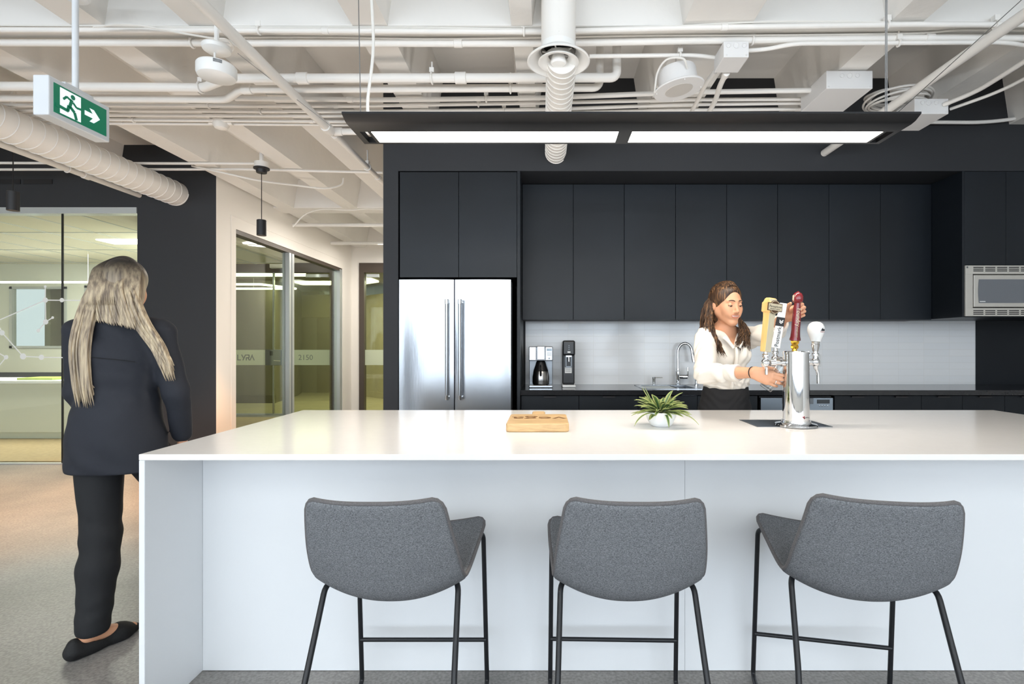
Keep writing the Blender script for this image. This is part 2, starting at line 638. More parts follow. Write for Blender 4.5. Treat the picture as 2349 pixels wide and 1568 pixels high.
def room():
    S = dict(kind='structure', smooth=0)
    MB().box(XL, XR, -4.2, 9.5, -0.12, 0).build('floor', M['concrete'], **S)
    MB().box(XL, XR + 0.2, -4.5, 15.0, SLAB, SLAB + 0.2).build('ceiling', M['ceiling_paint'], **S)

    # concrete joists running away from the camera, and the deeper cross girders
    for x0, x1 in ((-7.4, -7.22), (-6.1, -5.92), (-4.75, -4.57), (-3.46, -3.26), (-2.627, -2.445), (-1.977, -1.795),
                   (-1.071, -0.877), (-0.19, -0.075), (0.761, 1.136), (1.887, 2.066), (2.80, 2.98), (3.72, 3.90), (4.64, 4.82)):
        mb = MB()
        for y0, y1 in ((-4.2, 2.9), (3.09, 6.77), (7.05, 9.5)):
            t = 0.055
            r0 = [V(x0, y0, SOFFIT), V(x1, y0, SOFFIT), V(x1 + t, y0, SLAB), V(x0 - t, y0, SLAB)]
            r1 = [V(p.x, y1, p.z) for p in r0]
            mb.loft([r0, r1])
        mb.build('ceiling_beam', M['ceiling_paint'], **S)
    for y0, y1 in ((2.9, 3.09), (6.77, 7.05), (-1.2, -0.98)):
        MB().box(XL, XR, y0, y1, SOFFIT, SLAB).build('girder_beam', M['ceiling_paint'], kind='structure', smooth=0, bevel=0.008)

    # kitchen wall (black), its bulkhead and the end panel beside the fridge
    mb = MB()
    mb.box(-1.305, XR, KW, KW + 0.15, 0, SLAB)
    mb.box(-1.305, XR, KF, KW, 2.676, SLAB)
    mb.box(-1.305, -1.185, KF, KW, 0, 2.676)
    mb.build('wall_kitchen', M['black_wall'], **S)
    MB().box(-0.19, 4.006, KW - 0.012, KW, 0.914, 1.52).build('wall_backsplash', M['wall_tile'], kind='structure', smooth=0, origin=(0, 0, 0))
    MB().box(4.006, XR, KW - 0.02, KW, 0.914, 1.52).build('trim_1', M['black_laminate'], **S)

    # wall on the kitchen's far end, solid (outside the frame)
    MB().box(XR, XR + 0.15, -4.2, KW + 0.15, 0, SLAB).build('wall_right', M['white_wall'], **S)

    # window wall behind the camera: piers, sill, head; daylight comes in through it
    mb = MB()
    xs = [-10.6]
    wins = []
    x = -9.4
    while x < 4.6:
        wins.append((x, x + 2.3))
        x += 2.6
    for a, b in wins:
        mb.box(xs[-1], a, -4.4, -4.2, 0, SLAB)
        mb.box(a, b, -4.4, -4.2, 0, 0.45)
        mb.box(a, b, -4.4, -4.2, 3.0, SLAB)
        xs.append(b)
    mb.box(xs[-1], XR, -4.4, -4.2, 0, SLAB)
    mb.build('wall_window_side', M['white_wall'], **S)
    for i, (a, b) in enumerate(wins):
        mb = MB()
        for u0, u1 in ((a, a + 0.05), (b - 0.05, b), ((a + b) / 2 - 0.03, (a + b) / 2 + 0.03)):
            mb.box(u0, u1, -4.36, -4.28, 0.45, 3.0)
        for z0, z1 in ((0.45, 0.5), (2.95, 3.0)):
            mb.box(a, b, -4.36, -4.28, z0, z1)
        mb.build('window_%d' % (i + 3), M['black_metal'], **S)
    # wall closing the far side of the open office, beyond the frame
    MB().box(XL - 0.15, XL, -4.4, 9.5, 0, SLAB).build('wall_left', M['white_wall'], **S)

    # black wall with the meeting-room glazing
    mb = MB()
    y0, y1 = 5.6, 5.72
    mb.box(-4.373, -3.5295, y0, y0 + 0.10, 0, SLAB)
    mb.box(XL, -4.373, y0, y1, 2.75, SLAB)
    mb.build('wall_black', M['black_wall'], **S)
    # slot vents cut in the black wall, upper edge
    mb = MB()
    mb.box(-6.2, -5.62, y0 - 0.006, y0 - 0.001, 3.0, 3.05)
    mb.box(-5.59, -5.28, y0 - 0.006, y0 - 0.001, 3.0, 3.05)
    mb.build('slot_vent', M['black_gap'], label='black slot vent high in the black wall above the glazing', cat='vent', smooth=0)

    # glazing of the meeting room: pale head channel, floor channel, two frameless panes and the graphic
    w = MB()
    w.box(XL, -4.375, y0 - 0.01, y0 + 0.10, 2.685, 2.75)
    w.box(XL, -4.375, y0, y0 + 0.05, 0.0, 0.012)
    win = w.build('window_1', M['alu'], kind='structure', smooth=0)
    xj = at(144, 700, 5.62).x
    for a, b in ((XL + 0.01, xj - 0.003), (xj + 0.003, -4.376)):
        MB().box(a, b, 5.612, 5.624, 0.013, 2.684).build('pane', M['room_glass'], win, smooth=0)
    MB().box(xj - 0.0045, xj + 0.0045, 5.608, 5.628, 0.013, 2.684).build('joint', M['black_metal'], win, smooth=0)
    nodes = [(104, 657, 3), (104, 688, 6), (142, 688, 5), (105, 738, 6), (88, 758, 4), (121, 728, 3), (5, 763, 6), (53, 817, 7), (95, 819, 6), (14, 819, 5)]
    segs = [((104, 657), (104, 688)), ((104, 688), (105, 738)), ((0, 733), (104, 688)), ((104, 688), (212, 689)), ((105, 738), (88, 758)),
            ((105, 738), (121, 728)), ((0, 752), (5, 763)), ((5, 763), (53, 817)), ((53, 817), (95, 819)), ((95, 819), (158, 820)),
            ((0, 811), (14, 819)), ((14, 819), (0, 836)), ((0, 733), (-120, 800)), ((0, 752), (-70, 690)), ((0, 811), (-80, 770)), ((0, 836), (-60, 930))]
    g = MB()
    mloc = frame((0, 5.606, 0), (1, 0, 0), (0, 0, 1), (0, -1, 0))
    for a, b in segs:
        pa, pb = at(a[0], a[1], 5.606), at(b[0], b[1], 5.606)
        strokes(g, [((pa.x, pa.z), (pb.x, pb.z))], 0.011, mloc, 0.001)
    for x, y, r in nodes:
        p = at(x, y, 5.606)
        g.lathe([(r * 0.0047, 0), (r * 0.0047, 0.0015)], 20, frame((p.x, 5.606, p.z), (1, 0, 0), (0, 0, 1), (0, -1, 0)))
    tag(g.build('glass_graphic', M['decal_white'], win, smooth=0), 'white line and dot graphic on the glass')

    # inside the meeting room
    MB().box(XL, -4.4, 5.72, 9.2, 0.0, 0.01).build('floor_meeting_room', M['carpet_tan'], **S)
    mb = MB().box(XL, -4.42, 5.73, 9.2, 2.70, 2.73)
    ceil = mb.build('ceiling_meeting_room', M['tile_ceiling'], **S)
    t = MB()
    for k in range(11):
        t.box(-10.5 + k * 0.6, -10.48 + k * 0.6, 5.75, 9.2, 2.694, 2.70)
    for k in range(3):
        t.box(XL, -4.45, 6.6 + k * 1.2, 6.62 + k * 1.2, 2.694, 2.70)
    t.build('ceiling_grid', M['alu'], ceil, smooth=0)
    # far wall with two bright windows
    ws = ((-9.42, -8.42, 1.22, 2.30), (-8.10, -7.55, 0.9, 2.32))
    mb = MB()
    mb.box(XL, -9.42, 9.2, 9.3, 0, 2.8)
    mb.box(-8.42, -8.10, 9.2, 9.3, 0, 2.8)
    mb.box(-7.55, -6.3, 9.2, 9.3, 0, 2.8)
    for a, b, c, d in ws:
        mb.box(a, b, 9.2, 9.3, 0, c)
        mb.box(a, b, 9.2, 9.3, d, 2.8)
    mb.build('wall_meeting_room', M['room_wall'], **S)
    for i, (a, b, c, d) in enumerate(ws):
        mb = MB()
        mb.box(a, a + 0.05, 9.18, 9.26, c, d).box(b - 0.05, b, 9.18, 9.26, c, d).box(a, b, 9.18, 9.26, c, c + 0.04).box(a, b, 9.18, 9.26, d - 0.04, d)
        wo = mb.build('window_%d' % (20 + i), M['alu'], **S)
        MB().box(a + 0.05, b - 0.05, 9.225, 9.23, c + 0.04, d - 0.04).build('pane', M['clear_glass'], wo, smooth=0)
    # slanted partition between meeting room and entry
    mb = MB()
    a, b = V(-4.40, 5.74, 0), V(-6.55, 9.5, 0)
    n = (b - a).cross(V(0, 0, 1)).normalized() * 0.05
    mb.loft([[a + n, a - n, b - n, b + n], [p + V(0, 0, 2.95) for p in (a + n, a - n, b - n, b + n)]])
    mb.build('wall_partition', M['room_wall'], **S)

    # white corridor wall with the glazed sidelight
    mb = MB()
    g0, g1, gt = 5.96, 9.08, 2.60
    xa, xb = -3.65, -3.529
    mb.box(xa, xb, 5.601, g0, 0, SLAB)
    mb.box(xa, xb, g1, 9.5, 0, SLAB)
    mb.box(xa, xb, g0, g1, gt, SLAB)
    mb.build('wall_corridor', M['white_wall'], **S)
    # shallow trim around the opening
    mb = MB()
    mb.box(xb, xb + 0.008, g0 - 0.10, g0 - 0.085, 0, gt + 0.13)
    mb.box(xb, xb + 0.006, g0 - 0.10, g1 + 0.02, gt + 0.13, gt + 0.138)
    mb.build('trim_2', M['white_wall'], **S)
    mb = MB()
    mb.box(xa, xb - 0.01, g0, g1, gt - 0.05, gt)
    mb.box(xa, xb - 0.01, g0, g1, 0, 0.04)
    wo = mb.build('window_2', M['bronze_frame'], **S)
    mb = MB()
    ym = 7.28
    mb.box(xa + 0.02, xb - 0.005, ym - 0.07, ym - 0.012, 0.04, gt - 0.05)
    mb.box(xa + 0.02, xb - 0.005, ym + 0.012, ym + 0.07, 0.04, gt - 0.05)
    mb.box(xa + 0.02, xb - 0.005, g1 - 0.10, g1, 0.04, gt - 0.02)
    mb.build('mullion', M['alu'], wo, smooth=0)
    for a, b in ((g0, ym - 0.07), (ym + 0.07, g1 - 0.1)):
        MB().box(-3.60, -3.59, a, b, 0.04, gt - 0.05).build('pane', M['clear_glass'], wo, smooth=0)

    # end wall of the corridor with bronze-framed entry doors
    ye = 9.5
    mb = MB()
    mb.box(-6.6, -2.0, ye, ye + 0.12, 2.763, SLAB)
    mb.box(-3.83, -3.385, ye, ye + 0.12, 0, 2.763)
    mb.box(-2.10, -1.3, ye, ye + 0.12, 0, SLAB)
    mb.build('wall_entry', M['white_wall'], **S)
    MB().box(-1.455, -1.305, KW + 0.15, 9.62, 0, SLAB).build('wall_corridor_side', M['white_wall'], **S)

    def entry(name, a, b, leafx):
        f = MB()
        f.box(a, b, ye - 0.02, ye + 0.10, 2.59, 2.763)
        f.box(a, a + 0.09, ye - 0.02, ye + 0.10, 0, 2.59)
        f.box(b - 0.09, b, ye - 0.02, ye + 0.10, 0, 2.59)
        d = f.build(name, M['bronze_frame'], **S)
        for u, v in leafx:
            MB().box(u, v, ye + 0.03, ye + 0.042, 0.02, 2.585).build('leaf', M['lobby_glass'], d, smooth=0)
        return d
    xd = at(626, 800, ye).x
    d1 = entry('door_1', -6.45, -3.83, ((-6.36, xd - 0.006), (xd + 0.006, -3.92)))
    d2 = entry('door_2', -3.385, -2.10, ((-3.29, -2.19),))
    zf0, zf1 = EYE - (837 - 790) / 1200 * ye, EYE - (802 - 790) / 1200 * ye
    for d, u, v in ((d1, -6.36, xd - 0.02), (d1, xd + 0.02, -3.92), (d2, -3.29, -2.19)):
        MB().box(u, v, ye + 0.022, ye + 0.028, zf0, zf1).build('frosted_band', M['frost'], d, smooth=0)
    # steel edge strip between the leaves, lock box, lever, bottom rail, closers
    MB().box(xd - 0.012, xd + 0.012, ye + 0.01, ye + 0.05, 0.02, 2.585).build('edge_strip', M['steel'], d1, smooth=0)
    MB().box(xd - 0.14, xd + 0.155, ye - 0.005, ye + 0.02, zf0 - 0.005, zf1 + 0.005).build('lock_plate', M['steel_dark'], d1, smooth=0, bevel=0.004)
    MB().box(xd - 0.05, xd + 0.005, ye - 0.012, ye, 1.085, 1.165).build('lock_cylinder', M['black_plastic'], d1, smooth=0)
    zl = EYE - (826 - 790) / 1200 * ye
    MB().tube([V(xd + 0.05, ye - 0.005, zl), V(xd + 0.05, ye - 0.05, zl), V(xd + 0.155, ye - 0.055, zl - 0.008)], 0.014).build('lever', M['chrome'], d1)
    MB().box(-6.36, -3.92, ye + 0.0, ye + 0.05, 0.0, 0.03).build('bottom_rail', M['alu'], d1, smooth=0)
    MB().box(-3.25, -3.02, ye - 0.03, ye + 0.02, 2.50, 2.56).build('door_closer', M['alu'], d2, smooth=0, bevel=0.005)
    MB().box(-4.35, -4.10, ye - 0.03, ye + 0.02, 2.50, 2.56).build('door_closer', M['alu'], d1, smooth=0, bevel=0.005)
    # the writing on the frosted band
    zc = (zf0 + zf1) / 2
    x0 = at(545, 820, ye + 0.018).x
    u = at(584, 820, ye + 0.018).x - x0
    hh = 0.105
    ml = frame((x0, ye + 0.022, zc - hh / 2), (1, 0, 0), (0, 0, 1), (0, -1, 0))
    w = u / 4.15
    L = [((0, hh), (0, 0)), ((0, 0.008), (w * 0.8, 0.008)),
         ((w * 0.95, hh), (w * 1.35, hh * 0.45)), ((w * 1.95, hh), (w * 1.25, 0)),
         ((w * 2.1, hh * 0.5), (w * 2.1, 0)), ((w * 2.05, hh - 0.008), (w * 2.75, hh - 0.008)), ((w * 2.78, hh - 0.004), (w * 2.78, hh * 0.45)),
         ((w * 2.1, hh * 0.45), (w * 2.8, hh * 0.45)), ((w * 2.5, hh * 0.45), (w * 2.85, 0)),
         ((w * 3.0, 0), (w * 3.6, hh)), ((w * 3.55, hh * 0.75), (w * 4.05, 0))]
    strokes(MB(), L, 0.017, ml, 0.002).build('name_lettering', M['steel_dark'], d1, smooth=0)
    lettering('number_lettering', '2150', 0.135, M['steel_dark'], d1,
              frame(at(701, 820, ye + 0.02), (1, 0, 0), (0, 0, 1), (0, -1, 0)), 0.001)

    # lobby beyond the doors
    MB().box(-9, 0.5, 9.5, 15, -0.1, 0.0).build('floor_lobby', M['lobby_floor'], **S)
    MB().box(-9, 0.5, 9.65, 15, 2.70, 2.75).build('ceiling_lobby', M['lobby_wall'], **S)
    mb = MB()
    p = [(-9, 11.5), (-5.95, 11.5), (-6.25, 13.2), (-6.6, 14.2), (-6.6, 14.4), (-9, 14.4)]
    mb.prism(p, 2.7)
    mb.build('wall_lobby', M['lobby_wall'], **S)
    MB().box(-9, -5.93, 11.46, 11.5, 0, 0.17).build('baseboard_lobby', M['lobby_base'], **S)
    # lift front: brass panel over the door, dark recess, then the stone wall
    mb = MB()
    yl = 14.0
    mb.box(-6.6, -6.05, yl, yl + 0.3, 0, 2.7)
    mb.build('wall_lobby_end', M['lobby_wall'], **S)
    e = MB().box(-6.70, -5.55, yl - 0.04, yl + 0.06, 2.0, 2.62).build('door_3', M['elevator_brass'], kind='structure', smooth=0, bevel=0.03)
    MB().box(-6.62, -6.10, yl + 0.02, yl + 0.08, 0, 2.0).build('leaf', M['elevator_dark'], e, smooth=0)
    MB().box(-6.12, -5.62, yl - 0.02, yl + 0.1, 0, 2.0).build('reveal', M['lobby_base'], e, smooth=0)
    mb = MB()
    mb.loft([[V(-5.6, 14.0, 0), V(-3.6, 12.2, 0), V(-3.5, 12.4, 0), V(-5.5, 14.2, 0)], [V(-5.6, 14.0, 2.5), V(-3.6, 12.2, 2.5), V(-3.5, 12.4, 2.5), V(-5.5, 14.2, 2.5)]])
    mb.loft([[V(-3.6, 12.2, 0), V(0.5, 11.6, 0), V(0.5, 11.8, 0), V(-3.5, 12.4, 0)], [V(-3.6, 12.2, 2.7), V(0.5, 11.6, 2.7), V(0.5, 11.8, 2.7), V(-3.5, 12.4, 2.7)]])
    mb.build('wall_lobby_stone', M['lobby_stone'], **S)
    mb = MB()
    mb.loft([[V(-5.6, 13.97, 0), V(-3.6, 12.17, 0), V(-3.6, 12.2, 0), V(-5.6, 14.0, 0)], [V(-5.6, 13.97, 0.14), V(-3.6, 12.17, 0.14), V(-3.6, 12.2, 0.14), V(-5.6, 14.0, 0.14)]])
    mb.build('baseboard_lobby_stone', M['lobby_stone'], **S)
    MB().box(-9.1, -9, 9.5, 15, 0, 2.75).build('wall_lobby_west', M['lobby_wall'], **S)
    MB().box(0.5, 0.6, 9.5, 15, 0, 2.75).build('wall_lobby_east', M['lobby_wall'], **S)
    # lit cove, straight linear lamp and a bent reflection built as a bar
    MB().loft([[V(-5.2, 12.9, 2.66), V(-3.7, 11.6, 2.66), V(-3.7, 10.8, 2.66), V(-5.0, 12.0, 2.66)],
               [V(-5.2, 12.9, 2.70), V(-3.7, 11.6, 2.70), V(-3.7, 10.8, 2.70), V(-5.0, 12.0, 2.70)]]).build(
        'cove_light', M['lobby_cove'], label='wide glowing ceiling cove in the lobby by the lift', cat='light', smooth=0)
    MB().box(-6.2, -4.75, 10.3, 10.36, 2.63, 2.70).build('linear_light', M['lobby_line'],
        label='long straight linear light on the lobby ceiling behind the doors', cat='light', smooth=0)
    mb = MB()
    z = 2.47
    mb.tube([V(-6.6, 10.3, z), V(-5.62, 10.3, z), V(-5.30, 11.1, z), V(-6.9, 11.1, z)], 0.022, 4)
    cl = mb.build('linear_light', M['lobby_line'], label='bent glowing line seen through the name-lettered glass door, standing in for a reflection', cat='light', smooth=0)  # glowing bar in place of a reflected light line
    for x, y in ((-6.2, 10.3), (-6.2, 11.1)):
        MB().tube([V(x, y, z), V(x, y, 2.698)], 0.004, 5).build('cable', M['cable_white'], cl)
    MB().box(-4.98, -4.74, 9.42, 9.5, 2.66, 2.76).build('door_sensor', M['white_plastic'],
        label='small white motion sensor over the bronze entry doors', cat='sensor', smooth=0, bevel=0.015)

    # meeting-room furnishings
    MB().box(-6.05, -4.85, 7.03, 7.33, 2.688, 2.70).build('ceiling_light', M['office_panel'], label='bright rectangular ceiling light inside the glazed meeting room', cat='light', smooth=0)
    ln = MB().box(-8.75, -6.75, 7.98, 8.03, 2.225, 2.25).build('linear_light', M['office_panel'], label='thin glowing line inside the glazed meeting room, standing in for a reflection', cat='light', smooth=0)  # reflected light line in the glass, built as a glowing bar
    for x in (-8.6, -7.0):
        MB().tube([V(x, 8.0, 2.25), V(x, 8.0, 2.70)], 0.003, 5).build('cable', M['cable_white'], ln)
    c = thing('credenza', 'long white credenza inside the glazed meeting room', 'cabinet', (-7.6, 7.4, 0.01))
    MB().box(-10.2, -6.05, 7.05, 7.65, 0.10, 0.76).build('carcass', M['room_wall'], c, smooth=0, bevel=0.004)
    MB().box(-10.25, -6.0, 7.0, 7.7, 0.76, 0.80).build('worktop', M['panel_white'], c, smooth=0, bevel=0.004)
    MB().box(-10.1, -6.1, 7.1, 7.6, 0.01, 0.10).build('plinth', M['room_wall'], c, smooth=0)
    MB().box(-7.9, -7.35, 7.15, 7.5, 0.80, 0.815).build('paper_stack', M['paper'], label='loose white papers lying on the meeting-room credenza', cat='paper', smooth=0)
    MB().box(-7.2, -6.72, 7.12, 7.45, 0.80, 0.83).build('folder', M['folder_green'], label='lime green folder on the meeting-room credenza', cat='folder', smooth=0, bevel=0.004)
    sc = thing('desk_screen', 'dark low screen standing at the back of the meeting-room credenza', 'screen', (-8.4, 7.6, 0.80))
    MB().box(-9.6, -6.6, 7.6, 7.63, 0.80, 0.88).build('panel', M['black_metal'], sc, smooth=0)


room()
# ------------------------------------------------------------------ everything hung under the slab
def px_path(pts, z):
    return [atz(x, y, z) for x, y in pts]


def pipe(name, label, pts, r, mtl='pipe_paint', bend=0.05, seg=14, cat='pipe', group=None, clamps=(), collars=(), up=0.0):
    """one pipe along world points, with its couplings (collars) and hangers (clamps) as parts; both given as indices along the path length 0..1"""
    root = thing(name, label, cat, pts[0], group)
    path = fillet(pts, bend) if len(pts) > 2 else [Vector(p) for p in pts]
    MB().tube(path, r, seg).build('tube', M[mtl], root)
    ls = [0]
    for a, b in zip(path, path[1:]):
        ls.append(ls[-1] + (b - a).length)

    def where(t):
        s = t * ls[-1]
        for i in range(len(path) - 1):
            if s <= ls[i + 1] or i == len(path) - 2:
                k = (s - ls[i]) / max(ls[i + 1] - ls[i], 1e-6)
                return path[i].lerp(path[i + 1], k), (path[i + 1] - path[i]).normalized()
    for t in collars:
        p, d = where(t)
        MB().tube([p - d * r * 1.3, p - d * r * 1.2, p + d * r * 1.2, p + d * r * 1.3], [r * 1.1, r * 1.28, r * 1.28, r * 1.1], seg).build('coupling', M[mtl], root)
    for t in clamps:
        p, d = where(t)
        mb = MB()
        side = d.cross(V(0, 0, 1)).normalized()
        ring = [p + (side * math.cos(a) + V(0, 0, 1) * math.sin(a)) * (r + 0.006) for a in (2 * PI * k / 16 for k in range(17))]
        mb.tube(ring, 0.006, 6)
        mb.tube([p + V(0, 0, r), p + V(0, 0, max(SOFFIT - p.z + 0.0, r + 0.02))], 0.006, 6)
        mb.box(-0.014, 0.014, -0.014, 0.014, 0, 0.03, Matrix.Translation(p + V(0, 0, r + 0.004)))
        mb.build('hanger', M[mtl], root)
    return root


def ceiling_services():
    Z = 3.034
    G = 'white conduits crossing the ceiling'
    # along the girder: two larger tubes with loose cables
    pipe('water_pipe', 'white pipe running along the face of the concrete cross girder, nearest of the cross pipes', px_path([(-170, 68), (600, 70), (1252, 73), (1560, 64), (2100, 56), (2900, 58)], 3.03), 0.014, clamps=(0.25, 0.45, 0.72, 0.8), collars=(0.3, 0.6))
    pipe('water_pipe', 'white pipe under the far edge of the concrete cross girder, behind the round air diffuser', px_path([(-170, 98), (600, 99), (1252, 100), (1560, 94), (2100, 87), (2900, 90)], 3.022), 0.0185, clamps=(0.2, 0.62), collars=(0.4, 0.75))
    pipe('conduit', 'thin white conduit bending down into the small junction box, above the round speaker', px_path([(1352, 129), (1530, 127), (1600, 127), (1644, 133)], 2.985), 0.0115, bend=0.06, clamps=(0.7,))
    pipe('conduit', 'thin white conduit leaving the small junction box towards the window side', px_path([(1716, 116), (1760, 113), (1820, 100), (2310, 97), (2420, 118), (2600, 190)], 2.985) + [V(5.598, 4.0, 2.985)], 0.0115, bend=0.1, clamps=(0.18, 0.55))
    # the two thick pipes with the offset by the smoke detectors
    x0 = -105
    pipe('water_pipe', 'thickest white pipe, stepping behind the smoke detectors and turning up past the diffuser',
         px_path([(-80, 197), (468, 201), (520, 180), (1415, 178)], 2.95) + [atz(1415, 178, 2.95) + V(0, 0, 0.30)], 0.0275, bend=0.045,
         clamps=(0.335, 0.68), collars=(0.50, 0.72))
    pipe('water_pipe', 'thick white pipe, second row, stepping up beside the hanging detectors',
         px_path([(-10, 224), (520, 228), (552, 205), (1376, 201)], 2.95) + [atz(1376, 201, 2.95) + V(0, 0, 0.32)], 0.0245, bend=0.05, clamps=(0.12, 0.8), collars=(0.41,))
    pipe('water_pipe', 'medium white pipe, third row, passing over the long black lamp to the large box',
         px_path([(540, 226), (900, 229), (1240, 225), (1560, 212), (1866, 207)], 3.02), 0.0165, bend=0.1, clamps=(0.44,), collars=(0.2, 0.75))
    ys = ((241, 243, 236, 229, 227, 'fourth row'), (251, 256, 251, 240, 236, 'fifth row'), (262, 266, 259, 252, 250, 'sixth row'))
    for i, (a, b, c, d, e, w) in enumerate(ys):
        pipe('conduit', 'slim white conduit, %s back across the ceiling, ending at the large junction box' % w,
             px_path([(x0, a), (800, b), (1250, c), (1560, d), (1850, e)], Z), 0.0125, bend=0.1, group=None, clamps=(0.3 + 0.06 * i, 0.62 + 0.03 * i), collars=(0.45 + 0.04 * i,))
    pipe('conduit', 'slim white conduit entering the round junction box, seventh row back across the ceiling', px_path([(x0, 272), (500, 276), (800, 279), (1250, 272)], Z), 0.0125, clamps=(0.3,), collars=(0.6,))
    pipe('conduit', 'rearmost slim white conduit of the bundle, beside the round junction box', px_path([(x0, 281), (500, 284), (800, 286), (1250, 280)], Z), 0.0125, collars=(0.28, 0.62))
    # round junction box on the rear conduits
    p = atz(507, 281, Z)
    t = thing('round_junction_box', 'small round white junction box on the rear ceiling conduits', 'junction box', p)
    MB().lathe([(0.055, 0.05), (0.06, 0.02), (0.06, -0.02), (0.045, -0.045), (0.02, -0.055)], 20, Matrix.Translation(p)).build('body', M['pipe_paint'], t)
    for s in (-1, 1):
        MB().tube([p + V(0.09 * s, 0, 0), p + V(0.05 * s, 0, 0)], 0.02).build('hub', M['pipe_paint'], t)

    # loose cables clipped along the girder
    for i, (pts, z, lab) in enumerate((
            ([(-150, 57), (150, 60), (300, 58), (520, 63), (900, 64), (1240, 66), (1500, 62), (1800, 50), (2200, 52), (2700, 48)], 3.047, 'thin dark-edged cable strung along the front edge of the cross girder'),
            ([(560, 86), (760, 87), (980, 88), (1250, 86), (1500, 83), (1800, 79), (2100, 76), (2240, 70), (2600, 74)], 3.04, 'thin white cable sagging between the two girder pipes'),
            ([(215, 62), (300, 58), (420, 75), (490, 88), (520, 92), (536, 108), (530, 122)], 3.0, 'white cable drooping along the girder to the upper smoke detector'))):
        mb = MB()
        w = px_path(pts, z)
        mb.tube(spline([p + V(0, 0, 0.004 * math.sin(j * 2.1)) for j, p in enumerate(w)], 6), 0.0055, 6)
        mb.build('cable', M['cable_white'], label=lab, cat='cable')

    # sprinkler mains running away from the camera
    y1 = 9.5
    pipe('sprinkler_pipe', 'white sprinkler pipe running away over the island to the corridor',
         [V(-1.63, -0.9, 2.888), V(-1.62, 3.95, 2.888)], 0.030, collars=(0.985,), clamps=(0.55,))
    pipe('sprinkler_pipe', 'narrower white sprinkler pipe with grooved couplings, beyond the first run towards the corridor',
         [V(-1.625, 3.99, 2.895), V(-1.60, 7.8, 2.89)], 0.023, collars=(0.015, 0.28), clamps=(0.2, 0.6))
    pipe('sprinkler_pipe', 'short white sprinkler branch at the end of the long black lamp', [V(-1.60, 3.975, 2.90), V(-1.18, 3.975, 2.90)], 0.024, collars=(0.06,))
    pipe('sprinkler_pipe', 'white sprinkler pipe slanting over the lamp into the black bulkhead on the microwave side',
         [V(2.225, -0.9, 2.82), V(2.235, KF, 2.82)], 0.028)
    pipe('sprinkler_pipe', 'thin white sprinkler pipe with coupling entering the black wall beside the spiral duct',
         [V(-4.35, -0.9, 2.88), V(-4.35, 5.6, 2.88)], 0.026, collars=(0.9,), clamps=(0.87,))
    t = pipe('sprinkler_pipe', 'white cross pipe at the corridor end carrying a small sprinkler head', [V(-3.53, 8.6, 2.60 + 0.35), V(-1.45, 8.6, 2.95)], 0.03)
    # sprinkler head on the far cross pipe
    hd = MB().tube([V(-1.58, 8.6, 2.93), V(-1.56, 8.56, 2.84)], 0.02).build('sprinkler_head', M['pipe_paint'], t)
    MB().lathe([(0.012, 0.03), (0.012, 0.0), (0.035, -0.005), (0.035, -0.01)], 12, Matrix.Translation(V(-1.56, 8.56, 2.81))).build('deflector', M['brass'], hd)
    pipe('sprinkler_pipe', 'white cross pipe at mid corridor hung from a thin rod', [V(-3.53, 7.3, 2.95 + 0.0), V(-1.45, 7.3, 2.95)], 0.026, clamps=(0.72,))
    pipe('conduit', 'white conduit crossing to the canopy of the corridor pendant', [atz(-260, 373, 3.035), atz(588, 375, 3.035)], 0.012, cat='pipe')
    pipe('conduit', 'long white conduit crossing in front of the corridor, behind the pendant cord', [atz(-260, 389, 3.035), atz(560, 388, 3.035), atz(878, 396, 3.035)], 0.012)
    # drooping white cable by the corridor
    MB().tube(spline([at(440, 380, 5.2), at(520, 398, 5.2), at(600, 415, 5.3), at(680, 425, 5.5), at(745, 432, 5.6), at(782, 424, 5.7), at(788, 408, 5.7)], 8), 0.010, 8).build(
        'cable', M['cable_white'], label='white cable drooping across in front of the corridor wall', cat='cable')
    MB().tube(spline([at(672, 520, 6.6), at(700, 492, 6.6), at(740, 480, 6.6), at(800, 482, 6.6), at(840, 479, 6.6), at(878, 480, 6.6)], 8), 0.008, 8).build(
        'cable', M['cable_white'], label='white cable arching over the far corridor pipe', cat='cable')

    # small junction box with its two flexible tails
    def jbox(label, c, size, knock, face=0.0):
        t = thing('junction_box', label, 'junction box', c + V(0, 0, -size[2] / 2))
        sx, sy, sz = (k / 2 for k in size)
        MB().box(c.x - sx, c.x + sx, c.y - sy, c.y + sy, c.z - sz, c.z + sz).build('body', M['paint_grey_box'], t, smooth=0, bevel=0.003)
        for kx, kr in knock:
            MB().lathe([(kr, 0), (kr, 0.004), (kr * 0.8, 0.005), (kr * 0.72, 0.003), (0.001, 0.003)], 18,
                       frame((c.x + kx, c.y - sy, c.z + sz * 0.45), (1, 0, 0), (0, 0, 1), (0, -1, 0))).build('knockout', M['paint_grey_box'], t)
        for sxx in (-1, 1):
            MB().ball((c.x + sxx * (sx - 0.015), c.y - sy - 0.001, c.z - sz + 0.012), 0.005, 8, 6).build('screw', M['paint_grey_box'], t)
        return t
    # front face 1660..1718 x 98..131, underside back to y=168
    zb = 2.90
    p = atz(1689, 131, zb)
    w = 58 / 1200 * p.y
    d = atz(1689, 167, zb).y - p.y
    jbox('small white square junction box above the round ceiling speaker', V(p.x, p.y + d / 2, zb + 0.045), (w, d, 0.09), ((-0.045, 0.013), (0.0, 0.017), (0.045, 0.013)))
    # 1896..2002 x 168..203, underside to 258
    zb = 2.93
    p = atz(1949, 203, zb)
    w = 106 / 1200 * p.y
    d = atz(1949, 257, zb).y - p.y
    jbox('large white junction box where the conduit rows end', V(p.x, p.y + d / 2, zb + 0.0575), (w, d, 0.115), ((-0.05, 0.014), (0.0, 0.018), (0.05, 0.014)))
    zb = 2.80
    p = atz(2137, 261, zb)
    w = 78 / 1200 * p.y
    d = atz(2137, 300, zb).y - p.y
